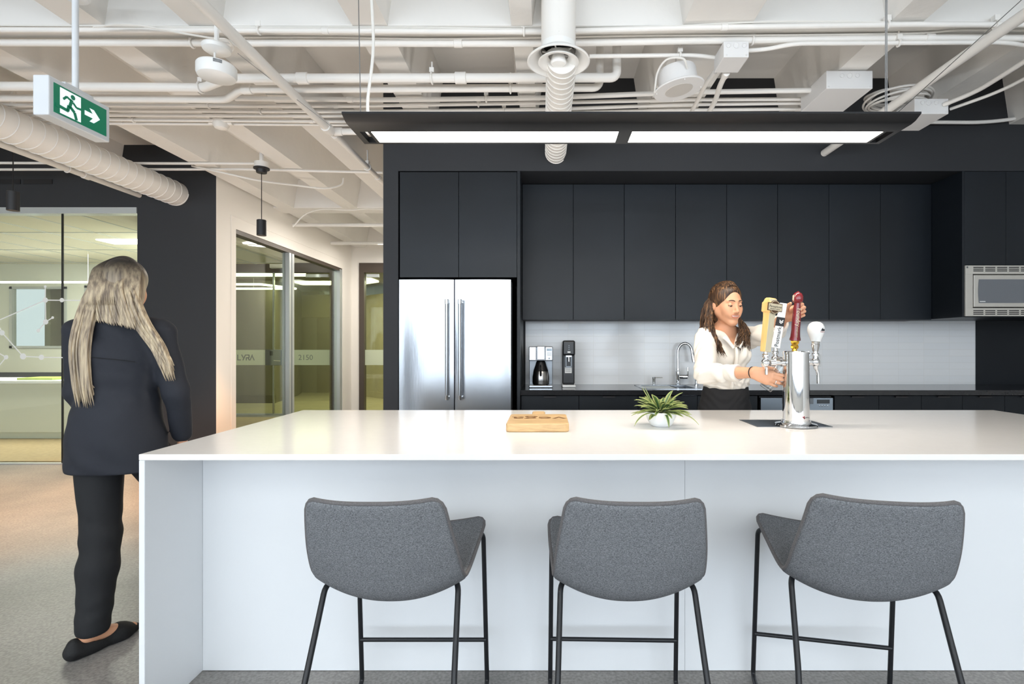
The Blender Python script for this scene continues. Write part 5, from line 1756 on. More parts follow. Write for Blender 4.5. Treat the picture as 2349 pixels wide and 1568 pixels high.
# ------------------------------------------------------------------ people: blended solids turned into one continuous skin
class Field:
    """signed distance samples on a grid; solids are blended in with a soft minimum"""

    def __init__(self, lo, hi, h):
        self.lo = np.array(lo, dtype=np.float32)
        self.h = h
        self.n = np.ceil((np.array(hi) - np.array(lo)) / h).astype(int) + 1
        self.f = np.full(self.n, 0.08, dtype=np.float32)

    def _win(self, lo, hi, pad):
        a = np.floor((np.array(lo) - pad - self.lo) / self.h).astype(int)
        b = np.ceil((np.array(hi) + pad - self.lo) / self.h).astype(int) + 1
        a = np.clip(a, 0, self.n)
        b = np.clip(b, 0, self.n)
        if np.any(b <= a):
            return None, None
        ax = [self.lo[i] + self.h * np.arange(a[i], b[i], dtype=np.float32) for i in range(3)]
        P = np.stack(np.meshgrid(*ax, indexing='ij'), -1)
        return tuple(slice(a[i], b[i]) for i in range(3)), P

    def _mix(self, w, d, k, mode):
        cur = self.f[w]
        if mode == 'add':
            if k > 0:
                hh = np.maximum(k - np.abs(cur - d), 0) / k
                self.f[w] = np.minimum(cur, d) - hh * hh * k * 0.25
            else:
                self.f[w] = np.minimum(cur, d)
        else:
            d = -d
            if k > 0:
                hh = np.maximum(k - np.abs(cur - d), 0) / k
                self.f[w] = np.maximum(cur, d) + hh * hh * k * 0.25
            else:
                self.f[w] = np.maximum(cur, d)

    def cone(self, a, b, ra, rb, k=0.02, mode='add'):
        a, b = np.array(a, dtype=np.float32), np.array(b, dtype=np.float32)
        R = max(ra, rb)
        w, P = self._win(np.minimum(a, b) - R, np.maximum(a, b) + R, k + 0.03)
        if w is None:
            return self
        ab = b - a
        t = np.clip(((P - a) @ ab) / max(float(ab @ ab), 1e-9), 0, 1)
        d = np.linalg.norm(P - a - t[..., None] * ab, axis=-1) - (ra + (rb - ra) * t)
        self._mix(w, d, k, mode)
        return self

    def chain(self, pts, rs, k=0.02):
        for (a, ra), (b, rb) in zip(zip(pts, rs), zip(pts[1:], rs[1:])):
            self.cone(a, b, ra, rb, k)
        return self

    def ell(self, c, r, R=None, k=0.02, mode='add'):
        c = np.array(c, dtype=np.float32)
        r = np.array(r, dtype=np.float32)
        m = float(r.max())
        w, P = self._win(c - m, c + m, k + 0.03)
        if w is None:
            return self
        q = P - c
        if R is not None:
            q = q @ np.array(R, dtype=np.float32)
        k0 = np.linalg.norm(q / r, axis=-1)
        k1 = np.linalg.norm(q / (r * r), axis=-1)
        d = np.where(k0 < 1e-4, -float(r.min()), k0 * (k0 - 1) / np.maximum(k1, 1e-6))
        self._mix(w, d.astype(np.float32), k, mode)
        return self

    def cut(self, fn, k=0.0):
        """subtract the region where fn(P) < 0"""
        ax = [self.lo[i] + self.h * np.arange(self.n[i], dtype=np.float32) for i in range(3)]
        P = np.stack(np.meshgrid(*ax, indexing='ij'), -1)
        self._mix((slice(None),) * 3, fn(P).astype(np.float32), k, 'sub')
        return self

    def ripple(self, fn):
        ax = [self.lo[i] + self.h * np.arange(self.n[i], dtype=np.float32) for i in range(3)]
        P = np.stack(np.meshgrid(*ax, indexing='ij'), -1)
        self.f += fn(P).astype(np.float32)
        return self

    def mesh(self):
        f = self.f
        # close the solid at the border of the box
        for ax in range(3):
            sl = [slice(None)] * 3
            for e in (0, -1):
                sl[ax] = e
                f[tuple(sl)] = np.maximum(f[tuple(sl)], 1e-4)
        s = f < 0
        nx, ny, nz = f.shape
        cor = [(i, j, k) for i in (0, 1) for j in (0, 1) for k in (0, 1)]
        cnt = np.zeros((nx - 1, ny - 1, nz - 1), dtype=np.int8)
        for i, j, k in cor:
            cnt += s[i:nx - 1 + i, j:ny - 1 + j, k:nz - 1 + k]
        mask = (cnt > 0) & (cnt < 8)
        idx = np.full(mask.shape, -1, dtype=np.int64)
        cells = np.argwhere(mask)
        idx[mask] = np.arange(len(cells))
        vals = np.stack([f[cells[:, 0] + i, cells[:, 1] + j, cells[:, 2] + k] for i, j, k in cor], 1)
        cp = np.array(cor, dtype=np.float32)
        acc = np.zeros((len(cells), 3), dtype=np.float32)
        num = np.zeros(len(cells), dtype=np.float32)
        for a in range(8):
            for b in range(a + 1, 8):
                if np.abs(cp[a] - cp[b]).sum() == 1:
                    va, vb = vals[:, a], vals[:, b]
                    x = (va < 0) != (vb < 0)
                    t = np.where(x, va / np.where(x, va - vb, 1), 0)
                    acc += np.where(x[:, None], cp[a] + t[:, None] * (cp[b] - cp[a]), 0)
                    num += x
        verts = (cells + acc / num[:, None]) * self.h + self.lo
        quads = []
        for ax in range(3):
            u, v = (ax + 1) % 3, (ax + 2) % 3
            lo = [slice(None)] * 3
            hi = [slice(None)] * 3
            lo[ax], hi[ax] = slice(0, -1), slice(1, None)
            s0, s1 = s[tuple(lo)], s[tuple(hi)]
            ed = np.argwhere(s0 != s1)
            ok = (ed[:, u] > 0) & (ed[:, v] > 0) & (ed[:, u] < f.shape[u] - 1) & (ed[:, v] < f.shape[v] - 1)
            ed = ed[ok]
            if not len(ed):
                continue
            def cell(du, dv):
                c = ed.copy()
                c[:, u] -= du
                c[:, v] -= dv
                return idx[c[:, 0], c[:, 1], c[:, 2]]
            q = np.stack([cell(1, 1), cell(0, 1), cell(0, 0), cell(1, 0)], 1)
            flip = ~s0[ed[:, 0], ed[:, 1], ed[:, 2]]
            q[flip] = q[flip][:, ::-1]
            quads.append(q)
        return verts, np.concatenate(quads)


def solid(name, material, fields, parent=None, iters=1, loc=None):
    """one mesh object out of one or more fields"""
    VV, QQ, n = [], [], 0
    for F in fields:
        v, q = F.mesh()
        for _ in range(iters):       # light smoothing along the mesh edges
            acc = np.zeros_like(v)
            cnt = np.zeros(len(v))
            for a, b in ((0, 1), (1, 2), (2, 3), (3, 0)):
                np.add.at(acc, q[:, a], v[q[:, b]])
                np.add.at(acc, q[:, b], v[q[:, a]])
                np.add.at(cnt, q[:, a], 1)
                np.add.at(cnt, q[:, b], 1)
            v = v * 0.5 + 0.5 * acc / np.maximum(cnt, 1)[:, None]
        VV.append(v)
        QQ.append(q + n)
        n += len(v)
    v, q = np.concatenate(VV), np.concatenate(QQ)
    off = OFF.get(parent.name, Vector((0, 0, 0))) if parent is not None else Vector(loc if loc is not None else (0, 0, 0))
    v = v - np.array(off)
    me = bpy.data.meshes.new(name)
    me.vertices.add(len(v))
    me.vertices.foreach_set('co', v.astype(np.float32).ravel())
    me.loops.add(len(q) * 4)
    me.loops.foreach_set('vertex_index', q.astype(np.int32).ravel())
    me.polygons.add(len(q))
    me.polygons.foreach_set('loop_start', np.arange(0, len(q) * 4, 4, dtype=np.int32))
    me.polygons.foreach_set('use_smooth', np.ones(len(q), dtype=bool))
    me.update(calc_edges=True)
    me.validate()
    o = link_mesh(name, me, material, parent)
    if parent is None:
        o.location = off
    OFF[o.name] = off.copy()
    return o


def rot3(T):
    return np.array([[T[i][j] for j in range(3)] for i in range(3)])


def head_solid(F, T, smile=True):
    """head in a local frame facing -y, origin between the eyes' level and the ears"""
    R = rot3(T)

    def W(x, y, z):
        return T @ Vector((x, y, z))
    F.ell(W(0, .014, .030), (.0715, .090, .082), R, 0)
    F.ell(W(0, -.030, -.022), (.0580, .060, .083), R, .03)
    for s in (-1, 1):
        F.cone(W(s * .046, .004, -.050), W(s * .013, -.066, -.098), .0195, .0150, .034)
        F.ell(W(s * .036, -.060, -.026), (.022, .021, .020), R, .024)
        F.ell(W(s * .031, -.062, -.048), (.018, .020, .018), R, .022)
    F.ell(W(0, -.072, -.099), (.017, .016, .015), R, .018)
    F.cone(W(0, -.082, .012), W(0, -.1035, -.033), .0085, .0085, .012)
    F.ell(W(0, -.104, -.036), (.0095, .0095, .0085), R, .008)
    for s in (-1, 1):
        F.ell(W(s * .0105, -.0955, -.039), (.0068, .0085, .0062), R, .006)
        F.cone(W(s * .010, -.0835, .021), W(s * .042, -.071, .019), .0065, .006, .012)
        F.ell(W(s * .0305, -.100, -.001), (.0165, .0165, .0105), R, .010, 'sub')
    F.ell(W(0, -.080, -.059), (.037, .014, .018), R, .014)
    if smile:
        F.ell(W(0, -.098, -.0610), (.0300, .015, .0055), R, .003, 'sub')
    for s in (-1, 1):
        F.ell(W(s * .072, .014, -.012), (.0075, .018, .029), R, .006)
    return W


def head_details(parent, T, W, smile=True):
    """eyes with lowered lids, brows, lips and teeth as parts of the head"""
    R = T.to_3x3()
    for s in (-1, 1):
        c = W(s * .0305, -.0752, -.001)
        eb = MB().ball(c, (.0120, .0120, .0120), 20, 14).build('eye', M['eye_white'], parent, smooth=180)
        MB().ball(W(s * .0305 + .0005, -.0838, -.0055), (.0058, .0058, .0058), 14, 10).build('iris', M['eye_dark'], eb, smooth=180)
        # upper lid: a shell dropped over the eye
        mb = MB()
        rows = []
        for i in range(9):
            el = math.radians(84 - 103 * i / 8)
            row = []
            for j in range(13):
                azm = math.radians(-100 + 200 * j / 12)
                d = V(math.sin(azm) * math.cos(el), -math.cos(azm) * math.cos(el), math.sin(el))
                row.append(c + R @ (d * .0132))
            rows.append(row)
        mb.loft(rows, closed=False, cap=False)
        mb.build('eyelid', M['skin'], eb, smooth=180)
        mb = MB().tube([p + R @ V(0, -.0006, 0) for p in rows[-1]], [.0005] + [.0013] * 11 + [.0008], 6)
        mb.build('lashes', M['brow'], eb, smooth=180)
        br = [W(s * .011, -.0905, .0195), W(s * .022, -.0885, .0235), W(s * .034, -.083, .024), W(s * .046, -.0735, .0185)]
        MB().tube(spline(br, 6), [.0015 + .0011 * math.sin(PI * min(1, .25 + k / 22)) for k in range(19)], 6, flat=1.0).build('eyebrow', M['brow'], parent, smooth=180)
    if smile:
        MB().ball(W(0, -.0825, -.0610), (.0290, .0105, .0066), 20, 10, R).build('teeth', M['teeth'], parent, smooth=180)
        up = [W(-.0345, -.0815, -.0490), W(-.020, -.0915, -.0565), W(-.005, -.0967, -.0575), W(.005, -.0967, -.0575), W(.020, -.0915, -.0565), W(.0345, -.0815, -.0490)]
        lo = [W(-.0342, -.0815, -.0496), W(-.020, -.0910, -.0655), W(0, -.0955, -.0715), W(.020, -.0910, -.0655), W(.0342, -.0815, -.0496)]
        a, b = spline(up, 5), spline(lo, 5)
        MB().tube(a, [.0008 + .0013 * math.sin(PI * k / (len(a) - 1)) for k in range(len(a))], 8).tube(
            b, [.0008 + .0022 * math.sin(PI * k / (len(b) - 1)) for k in range(len(b))], 8).build('lips', M['lip'], parent, smooth=180)


def hand_solid(F, wrist, f, t, b, curls, thumb, sc=1.0, k=.008):
    """palm, four unequal bent fingers and a thumb; f along the fingers, t to the thumb side, b out of the back of the hand"""
    f, t, b = (Vector(v).normalized() for v in (f, t, b))
    wrist = Vector(wrist)

    def L(x, y, z):
        return wrist + (f * x + t * y + b * z) * sc
    bases = [(.088, .027), (.091, .009), (.087, -.009), (.079, -.026)]
    for (x, y), r in zip(bases, (.0125, .0125, .012, .0115)):
        F.cone(L(.004, y * .55, 0), L(x - .006, y, 0), .0165 * sc, r * sc, .014)
    F.cone(L(.03, .016, -.006), L(.055, .024, -.006), .016 * sc, .012 * sc, .014)
    F.cone(L(.03, -.018, -.006), L(.06, -.022, -.006), .014 * sc, .012 * sc, .014)
    lens = [(.040, .025, .021), (.044, .028, .022), (.041, .026, .021), (.033, .020, .019)]
    rr = [(.0092, .0085, .0078, .0066), (.0094, .0086, .0078, .0066), (.0090, .0082, .0074, .0062), (.0082, .0074, .0068, .0056)]
    tips = []
    for (x, y), ln, r, c in zip(bases, lens, rr, curls):
        p = L(x, y, 0)
        ang = 0
        for i in range(3):
            ang += math.radians(c[i])
            d = f * math.cos(ang) - b * math.sin(ang) + t * (y * (1.6 if i == 0 else 0.0) * math.cos(ang) + c[3])
            q = p + d.normalized() * ln[i] * sc
            F.cone(p, q, r[i] * sc, r[i + 1] * sc, .0025 if i else .006)
            p = q
        tips.append(p)
    th = [L(*q) for q in thumb]
    F.chain(th, [.0145 * sc, .0112 * sc, .0098 * sc, .0078 * sc], .006)
    return tips


def strand_lock(mb, pts, r0, r1, wave=0.0, phase=0.0, freq=9.0, seg=6, n=7):
    """one tapered lock of hair, optionally wavy"""
    path = spline(pts, n)
    m = len(path) - 1
    out, rs = [], []
    for i, p in enumerate(path):
        s = i / m
        a = wave * min(1.0, s * 2.0)
        out.append(p + V(a * math.sin(freq * s * 2 + phase), a * math.cos(freq * s * 1.7 + phase * 1.3), 0))
        rs.append((r0 + (r1 - r0) * s) * (0.55 + 0.45 * min(1, s * 5)) * (1 if s < 0.9 else max(0.12, (1 - s) * 10)))
    mb.tube(out, rs, seg, flat=0.7)


def bartender():
    rnd = random.Random(5)
    base = V(1.06, 3.10, 0.0)
    yaw = math.radians(14)
    Ry = Matrix.Rotation(yaw, 3, 'Z')
    Rt = np.array([[Ry[i][j] for j in range(3)] for i in range(3)])
    fv, rv = V(math.sin(yaw), -math.cos(yaw), 0), V(-math.cos(yaw), -math.sin(yaw), 0)
    shR, elR, wrR = V(.893, 2.925, 1.318), V(.815, 2.680, 1.135), V(.968, 2.43, 1.153)
    shL, elL, wrL = V(1.190, 3.070, 1.322), V(1.236, 2.835, 1.352), V(1.165, 2.565, 1.418)
    neck = V(1.026, 3.005, 1.36)
    T = Matrix.Translation(V(1.020, 2.955, 1.515)) @ Matrix.Rotation(math.radians(17), 4, 'Z') @ Matrix.Rotation(math.radians(9), 4, 'X') @ Matrix.Rotation(math.radians(-1), 4, 'Y')

    # skin: head, neck and chest in fine samples, hands finer still, the rest coarse under the clothes
    FH = Field((.86, 2.78, 1.16), (1.24, 3.16, 1.65), .0026)
    W = head_solid(FH, T)
    FH.cone(neck + V(0, .012, -.02), W(0, .030, -.045), .054, .050, .02)
    FH.cone(W(0, -.012, -.085), neck + V(.008, -.02, -.01), .030, .04, .02)
    FH.ell(V(1.022, 3.033, 1.245), (.142, .104, .138), Rt, .03)
    FH.cone(neck, shR, .05, .035, .03).cone(neck, shL, .05, .035, .03)
    FA = Field((.78, 2.25, 1.02), (1.16, 2.75, 1.26), .0024)
    FA.cone(elR, elR.lerp(wrR, .35), .034, .036, .01).cone(elR.lerp(wrR, .35), wrR, .036, .0235, .02)
    fR = V(.72, -.60, -.30)
    tR = V(.22, -.10, .97)
    tR = (tR - fR.normalized() * tR.dot(fR.normalized())).normalized()
    bR = fR.normalized().cross(tR)
    hand_solid(FA, wrR, fR, tR, bR, ((26, 32, 24, .06), (30, 34, 26, .02), (34, 36, 26, -.02), (36, 38, 26, -.06)),
               ((.018, .016, -.008), (.045, .040, -.022), (.072, .044, -.042), (.092, .036, -.058)), .93)
    FB = Field((1.06, 2.38, 1.30), (1.30, 2.86, 1.54), .0024)
    FB.cone(elL, elL.lerp(wrL, .35), .034, .036, .01).cone(elL.lerp(wrL, .35), wrL, .036, .0235, .02)
    fL = V(.80, -.42, .36).normalized()
    tL = V(-.36, .05, .93)
    tL = (tL - fL * tL.dot(fL)).normalized()
    bL = -fL.cross(tL)
    hand_solid(FB, wrL, fL, tL, bL, ((62, 78, 40, .0), (66, 80, 42, .0), (68, 80, 44, -.01), (66, 78, 44, -.02)),
               ((.016, .018, -.010), (.034, .038, -.034), (.050, .050, -.058), (.060, .056, -.078)), .93)
    FL = Field((.74, 2.6, 0.0), (1.36, 3.36, 1.40), .009)
    FL.ell(V(1.05, 3.05, 1.20), (.12, .085, .14), Rt, 0).ell(V(1.065, 3.10, .95), (.13, .095, .16), Rt, .04)
    FL.cone(shR, elR, .04, .034).cone(shL, elL, .04, .034)
    for s in (-1, 1):
        hp = V(1.065, 3.11, .90) + rv * s * .07
        FL.chain([hp, hp + fv * .03 + V(0, 0, -.42), hp + V(0, 0, -.80)], [.07, .048, .036])
        FL.cone(hp + V(0, 0, -.84), hp + fv * .12 + V(0, 0, -.865), .034, .024)
    body = solid('person', M['skin'], [FH, FA, FB, FL], None, 2, base)
    tag(body, 'smiling person with long wavy brown hair in a white blouse pulling a beer tap', 'person')
    head_details(body, T, W)

    # blouse
    FC = Field((.74, 2.44, 1.00), (1.34, 3.24, 1.42), .0045)
    FC.ell(V(1.022, 3.03, 1.235), (.156, .116, .150), Rt, 0)
    FC.ell(V(1.060, 3.075, 1.075), (.138, .112, .10), Rt, .05)
    for s, bu in ((-1, .066), (1, .066)):
        FC.ell(V(1.022, 3.03, 1.218) + rv * s * .062 + fv * .068, (.062, .058, .06), Rt, .04)
    FC.cone(neck + V(0, .012, -.028), shR + V(.014, .0, -.004), .056, .053, .03)
    FC.cone(neck + V(0, .012, -.028), shL + V(-.014, 0, -.004), .056, .053, .03)
    cR, cL = elR.lerp(wrR, .70), elL.lerp(wrL, .60)
    FC.cone(shR, elR, .058, .050, .03).cone(elR, elR.lerp(wrR, .4), .050, .044, .02).cone(elR.lerp(wrR, .4), cR, .044, .037, .006)
    FC.cone(shL, elL, .058, .050, .03).cone(elL, elL.lerp(wrL, .35), .050, .045, .02).cone(elL.lerp(wrL, .35), cL, .045, .040, .006)
    FC.cone(elL.lerp(wrL, .2) + V(0, 0, -.016), cL + V(.0, 0, -.010), .042, .040, .02)

    def folds(P):
        x, y, z = P[..., 0], P[..., 1], P[..., 2]
        g = 0.0040 * np.sin(60 * (x * .6 + z * .9) + 9 * np.sin(14 * y + 6 * z)) + 0.0028 * np.sin(95 * (y * .7 - z * .5) + 7 * np.sin(17 * x))
        low = np.exp(-((z - 1.05) / .05) ** 2)
        return g + low * 0.004 * np.sin(90 * x + 40 * y + 5 * np.sin(60 * z))
    FC.ripple(folds)
    # flat ends: cuffs and hem
    for e, w_, c in ((elR, wrR, cR), (elL, wrL, cL)):
        n = np.array((w_ - e).normalized(), dtype=np.float32)
        c0 = np.array(c, dtype=np.float32)
        FC.cut(lambda P, n=n, c0=c0: np.maximum(-((P - c0) @ n), np.linalg.norm(P - c0, axis=-1) - .11))
    FC.cut(lambda P: P[..., 2] - 1.028)
    # open V at the neck
    o = np.array((1.022, 3.03, 1.272), dtype=np.float32)
    fn, rn = np.array(fv, dtype=np.float32), np.array(rv, dtype=np.float32)

    def vee(P):
        q = P - o
        u, w_, z = q @ rn, q @ fn, q[..., 2]
        return np.maximum(np.abs(u + .004) * .90 - np.clip(z, -1, .10) * .48, np.maximum(.02 - w_, -z))
    FC.cut(vee, .004)
    nk = np.array(neck, dtype=np.float32)
    FC.cut(lambda P: np.maximum(np.linalg.norm((P - nk)[..., :2], axis=-1) - .056, .0 - (P[..., 2] - 1.335)), .006)
    bl = solid('blouse', M['blouse'], [FC], body, 1)
    # collar flaps, placket and turned cuffs
    def on(u, w_, z):
        return V(1.022, 3.03, 1.288) + rv * u + fv * w_ + V(0, 0, z)
    for s in (-1, 1):
        path = [neck + V(-.0, .060, .012), neck + rv * s * .060 + fv * -.01 + V(0, 0, .010), neck + rv * s * .056 + fv * .040 + V(0, 0, -.012), on(s * .040, .106, .036), on(s * .006, .128, -.016)]
        rows = []
        sp = spline(path, 6)
        for i, p in enumerate(sp):
            k = i / (len(sp) - 1)
            wd = .026 * (1 - .55 * max(0, k - .4) / .6)
            outw = (p - neck)
            outw.z = 0
            outw = outw.normalized()
            q = p + outw * .014 + rv * s * .018 * k + V(0, 0, -wd)
            rows.append([p + V(0, 0, .003), p + outw * .006 + V(0, 0, .001), (p + q) / 2 + outw * .010, q, q - outw * .004])
        MB().loft(rows, closed=False, cap=False).build('collar', M['blouse'], bl, smooth=180)
    pk = [on(-.002, .128, -.022), on(-.003, .137, -.05), on(-.004, .132, -.10), on(-.004, .112, -.16), on(-.004, .094, -.215), on(-.004, .09, -.25)]
    MB().tube(spline(pk, 6), .010, 8, flat=1.0).build('placket', M['blouse'], bl, smooth=180)
    for e, w_, c, rr in ((elR, wrR, cR, .0405), (elL, wrL, cL, .0440)):
        d = (w_ - e).normalized()
        MB().lathe([(rr - .010, .001), (rr - .003, .0015), (rr, -.003), (rr + .001, -.035), (rr - .002, -.060), (rr - .008, -.064)], 36, toward(c, d), cap=False).build('cuff', M['blouse'], bl, smooth=60)
    c = elR.lerp(wrR, .52)
    MB().ball(c + V(.01, -.048, -.018), (.007, .003, .007), 12, 8).build('cuff_button', M['choker'], bl, smooth=180)

    # high black skirt
    FS = Field((.86, 2.90, .44), (1.28, 3.34, 1.06), .007)
    FS.ell(V(1.062, 3.085, 1.02), (.134, .104, .10), Rt, 0).ell(V(1.065, 3.115, .88), (.165, .120, .17), Rt, .06)
    FS.cone(V(1.065, 3.115, .80), V(1.07, 3.12, .50), .145, .12, .06)
    FS.cut(lambda P: 1.038 - P[..., 2])
    FS.cut(lambda P: P[..., 2] - .5)
    FS.ripple(lambda P: .0015 * np.sin(120 * P[..., 2] + 8 * np.sin(20 * P[..., 0])))
    sk = solid('skirt', M['skirt_black'], [FS], body, 2)
    # shoes
    for s in (-1, 1):
        hp = V(1.065, 3.11, .0) + rv * s * .07
        MB().loft([[hp + fv * y + rv * x + V(0, 0, z) for x, y, z in ((-w_, yy, 0), (w_, yy, 0), (w_ * .8, yy, hz), (-w_ * .8, yy, hz))] for yy, w_, hz in ((-.07, .028, .05), (0, .036, .05), (.08, .042, .04), (.15, .034, .03), (.18, .015, .02))]).build(
            'shoe', M['shoe_black'], body, smooth=60)

    # choker, wrist band and ring
    ctr = neck + V(.004, -.004, .022)
    ring = [ctr + V(.050 * math.cos(a), .053 * math.sin(a), .008 * math.sin(a)) for a in (2 * PI * k / 40 for k in range(41))]
    MB().tube(ring, .0022, 6, cap=False).build('choker', M['choker'], body, smooth=180)
    MB().ball(ctr + fv * .054 + V(0, 0, -.014), (.0035, .0025, .005), 10, 8).build('necklace_charm', M['silver'], body, smooth=180)
    d = (wrR - elR).normalized()
    p = elR.lerp(wrR, .965)
    m = toward(p, d)
    ring = [m @ V(.0265 * math.cos(a), .0262 * math.sin(a), 0) for a in (2 * PI * k / 32 for k in range(33))]
    MB().tube(ring, .0024, 6, cap=False).build('wrist_band', M['elastic_black'], body, smooth=180)
    fn_ = fR.normalized()
    kn = wrR + (fn_ * .087 + tR * -.009) * .93
    a1 = math.radians(34)
    dd = (fn_ * math.cos(a1) - bR * math.sin(a1)).normalized()
    m = toward(kn + dd * .020, dd)
    ring = [m @ V(.0098 * math.cos(a), .0098 * math.sin(a), 0) for a in (2 * PI * k / 24 for k in range(25))]
    MB().tube(ring, .0022, 6, cap=False).build('ring', M['silver'], body, smooth=180)

    # hair: a close cap with combed strands on it, and wavy locks in front of both shoulders
    FK = Field((.90, 2.80, 1.36), (1.18, 3.14, 1.66), .003)
    R = rot3(T)
    FK.ell(W(0, .018, .034), (.0835, .098, .090), R, 0)
    FK.ell(W(0, .075, .01), (.055, .045, .06), R, .03)
    FK.ell(W(0, .045, -.06), (.07, .055, .075), R, .04)
    FK.ell(W(0, -.098, -.038), (.0655, .085, .112), R, .010, 'sub')
    FK.ell(W(0, -.075, -.075), (.075, .075, .090), R, .010, 'sub')
    hair = solid('hair', M['hair_brown'], [FK], body, 2)
    mb = MB()
    for k in range(46):         # combed back from the hairline to the knot
        a = -1 + 2 * (k + rnd.random() * .6) / 46
        x = .070 * math.sin(a * 1.35)
        z0 = .080 * math.cos(a * 1.35) + .012
        p0 = W(x * 1.0, -.052 + .05 * abs(a) ** 2, z0 + .012 - .03 * abs(a) ** 3)
        p1 = W(x * 1.10, -.010 + .04 * abs(a), .034 + (.092) * math.cos(a * 1.2))
        p2 = W(x * 1.05, .060, .034 + (.072) * math.cos(a * 1.25))
        p3 = W(x * .45, .118, .020 + .02 * math.cos(a))
        mb.tube(spline([p0, p1, p2, p3], 5), [.0016 + .0026 * min(1, i / 3) for i in range(16)], 5, flat=.8)
    # near side (image left): behind the ear, down in front of the shoulder
    for k in range(84):
        u = rnd.random()
        v = rnd.random()
        p0 = W(-.062 - .004 * v, .014 + .06 * u, .030 + .045 * (1 - u))
        p1 = W(-.080 - .016 * u - .006 * v, .012 + .065 * u, -.040)
        x2, y2 = 1634 - 30 * u + 4 * v, 754
        p2 = at(x2, y2, 2.880 + .05 * u)
        x3, y3 = 1642 + 10 * v - 10 * u, 780 + 4 * v
        p3 = at(x3, y3, 2.848 + .012 * u - .006 * v)
        ln = rnd.uniform(.45, 1.0)
        p4 = at(1650 + 20 * v * ln + 4 * rnd.random() - 8 * u, 794 + 32 * ln * (1 - .4 * u), 2.848 + .010 * u)
        if u > .52:             # these fall behind the shoulder
            p2 = at(1634 - 26 * u, 752, 2.965 + .05 * u)
            p3 = V(.905 - .05 * (u - .5), 3.015, 1.315)
            p4 = V(.905 - .03 * (u - .5), 3.055, 1.235 - .03 * v)
        strand_lock(mb, [p0, p1, p2, p3, p4], .0060, .0022, .0085, rnd.uniform(0, 6.3), rnd.uniform(6, 11))
    # far side (image right)
    for k in range(74):
        u = rnd.random()
        v = rnd.random()
        p0 = W(.062 + .006 * v, -.006 + .06 * u, .036 - .01 * v)
        p1 = W(.078 + .012 * v, -.005 + .05 * u, -.045)
        p2 = at(1697 + 20 * u, 752 + 6 * v, 2.930 + .05 * u)
        p3 = at(1693 + 25 * u, 775, 2.900 + .055 * u)
        p4 = at(1685 + 36 * u, 788 + 22 * rnd.random(), 2.895 + .055 * u)
        strand_lock(mb, [p0, p1, p2, p3, p4], .0054, .0020, .0085, rnd.uniform(0, 6.3), rnd.uniform(6, 11))
    for k in range(30):         # down the back
        u = -1 + 2 * k / 29
        p0 = W(.060 * u, .085, .0)
        p1 = W(.080 * u, .095, -.09)
        p2 = neck + V(.10 * u, .085 - .02 * abs(u), -.05)
        p3 = neck + V(.12 * u, .10, -.18 - .04 * rnd.random())
        strand_lock(mb, [p0, p1, p2, p3], .010, .005, .005, rnd.uniform(0, 6.3), 6)
    mb.build('locks', M['hair_brown'], hair, smooth=180)

    # the glass she holds (a thing of its own)
    ax = V(.58, -.06, .80).normalized()
    gc = V(1.058, 2.418, 1.138)
    g = thing('beer_glass', 'empty clear pint glass tilted under the tap, held by the bartender', 'glass', gc - ax * .07)
    m = toward(gc - ax * .072, ax)
    MB().lathe([(.026, 0), (.029, .004), (.033, .06), (.0385, .145), (.0372, .145), (.0315, .06), (.0275, .010), (.0, .010)], 40, m, cap=False).build('wall', M['drink_glass'], g, smooth=60)
    MB().lathe([(.0, 0.0), (.0262, .0), (.0288, .003), (.0288, .009), (.0, .0095)], 36, m).build('base', M['drink_glass'], g, smooth=60)


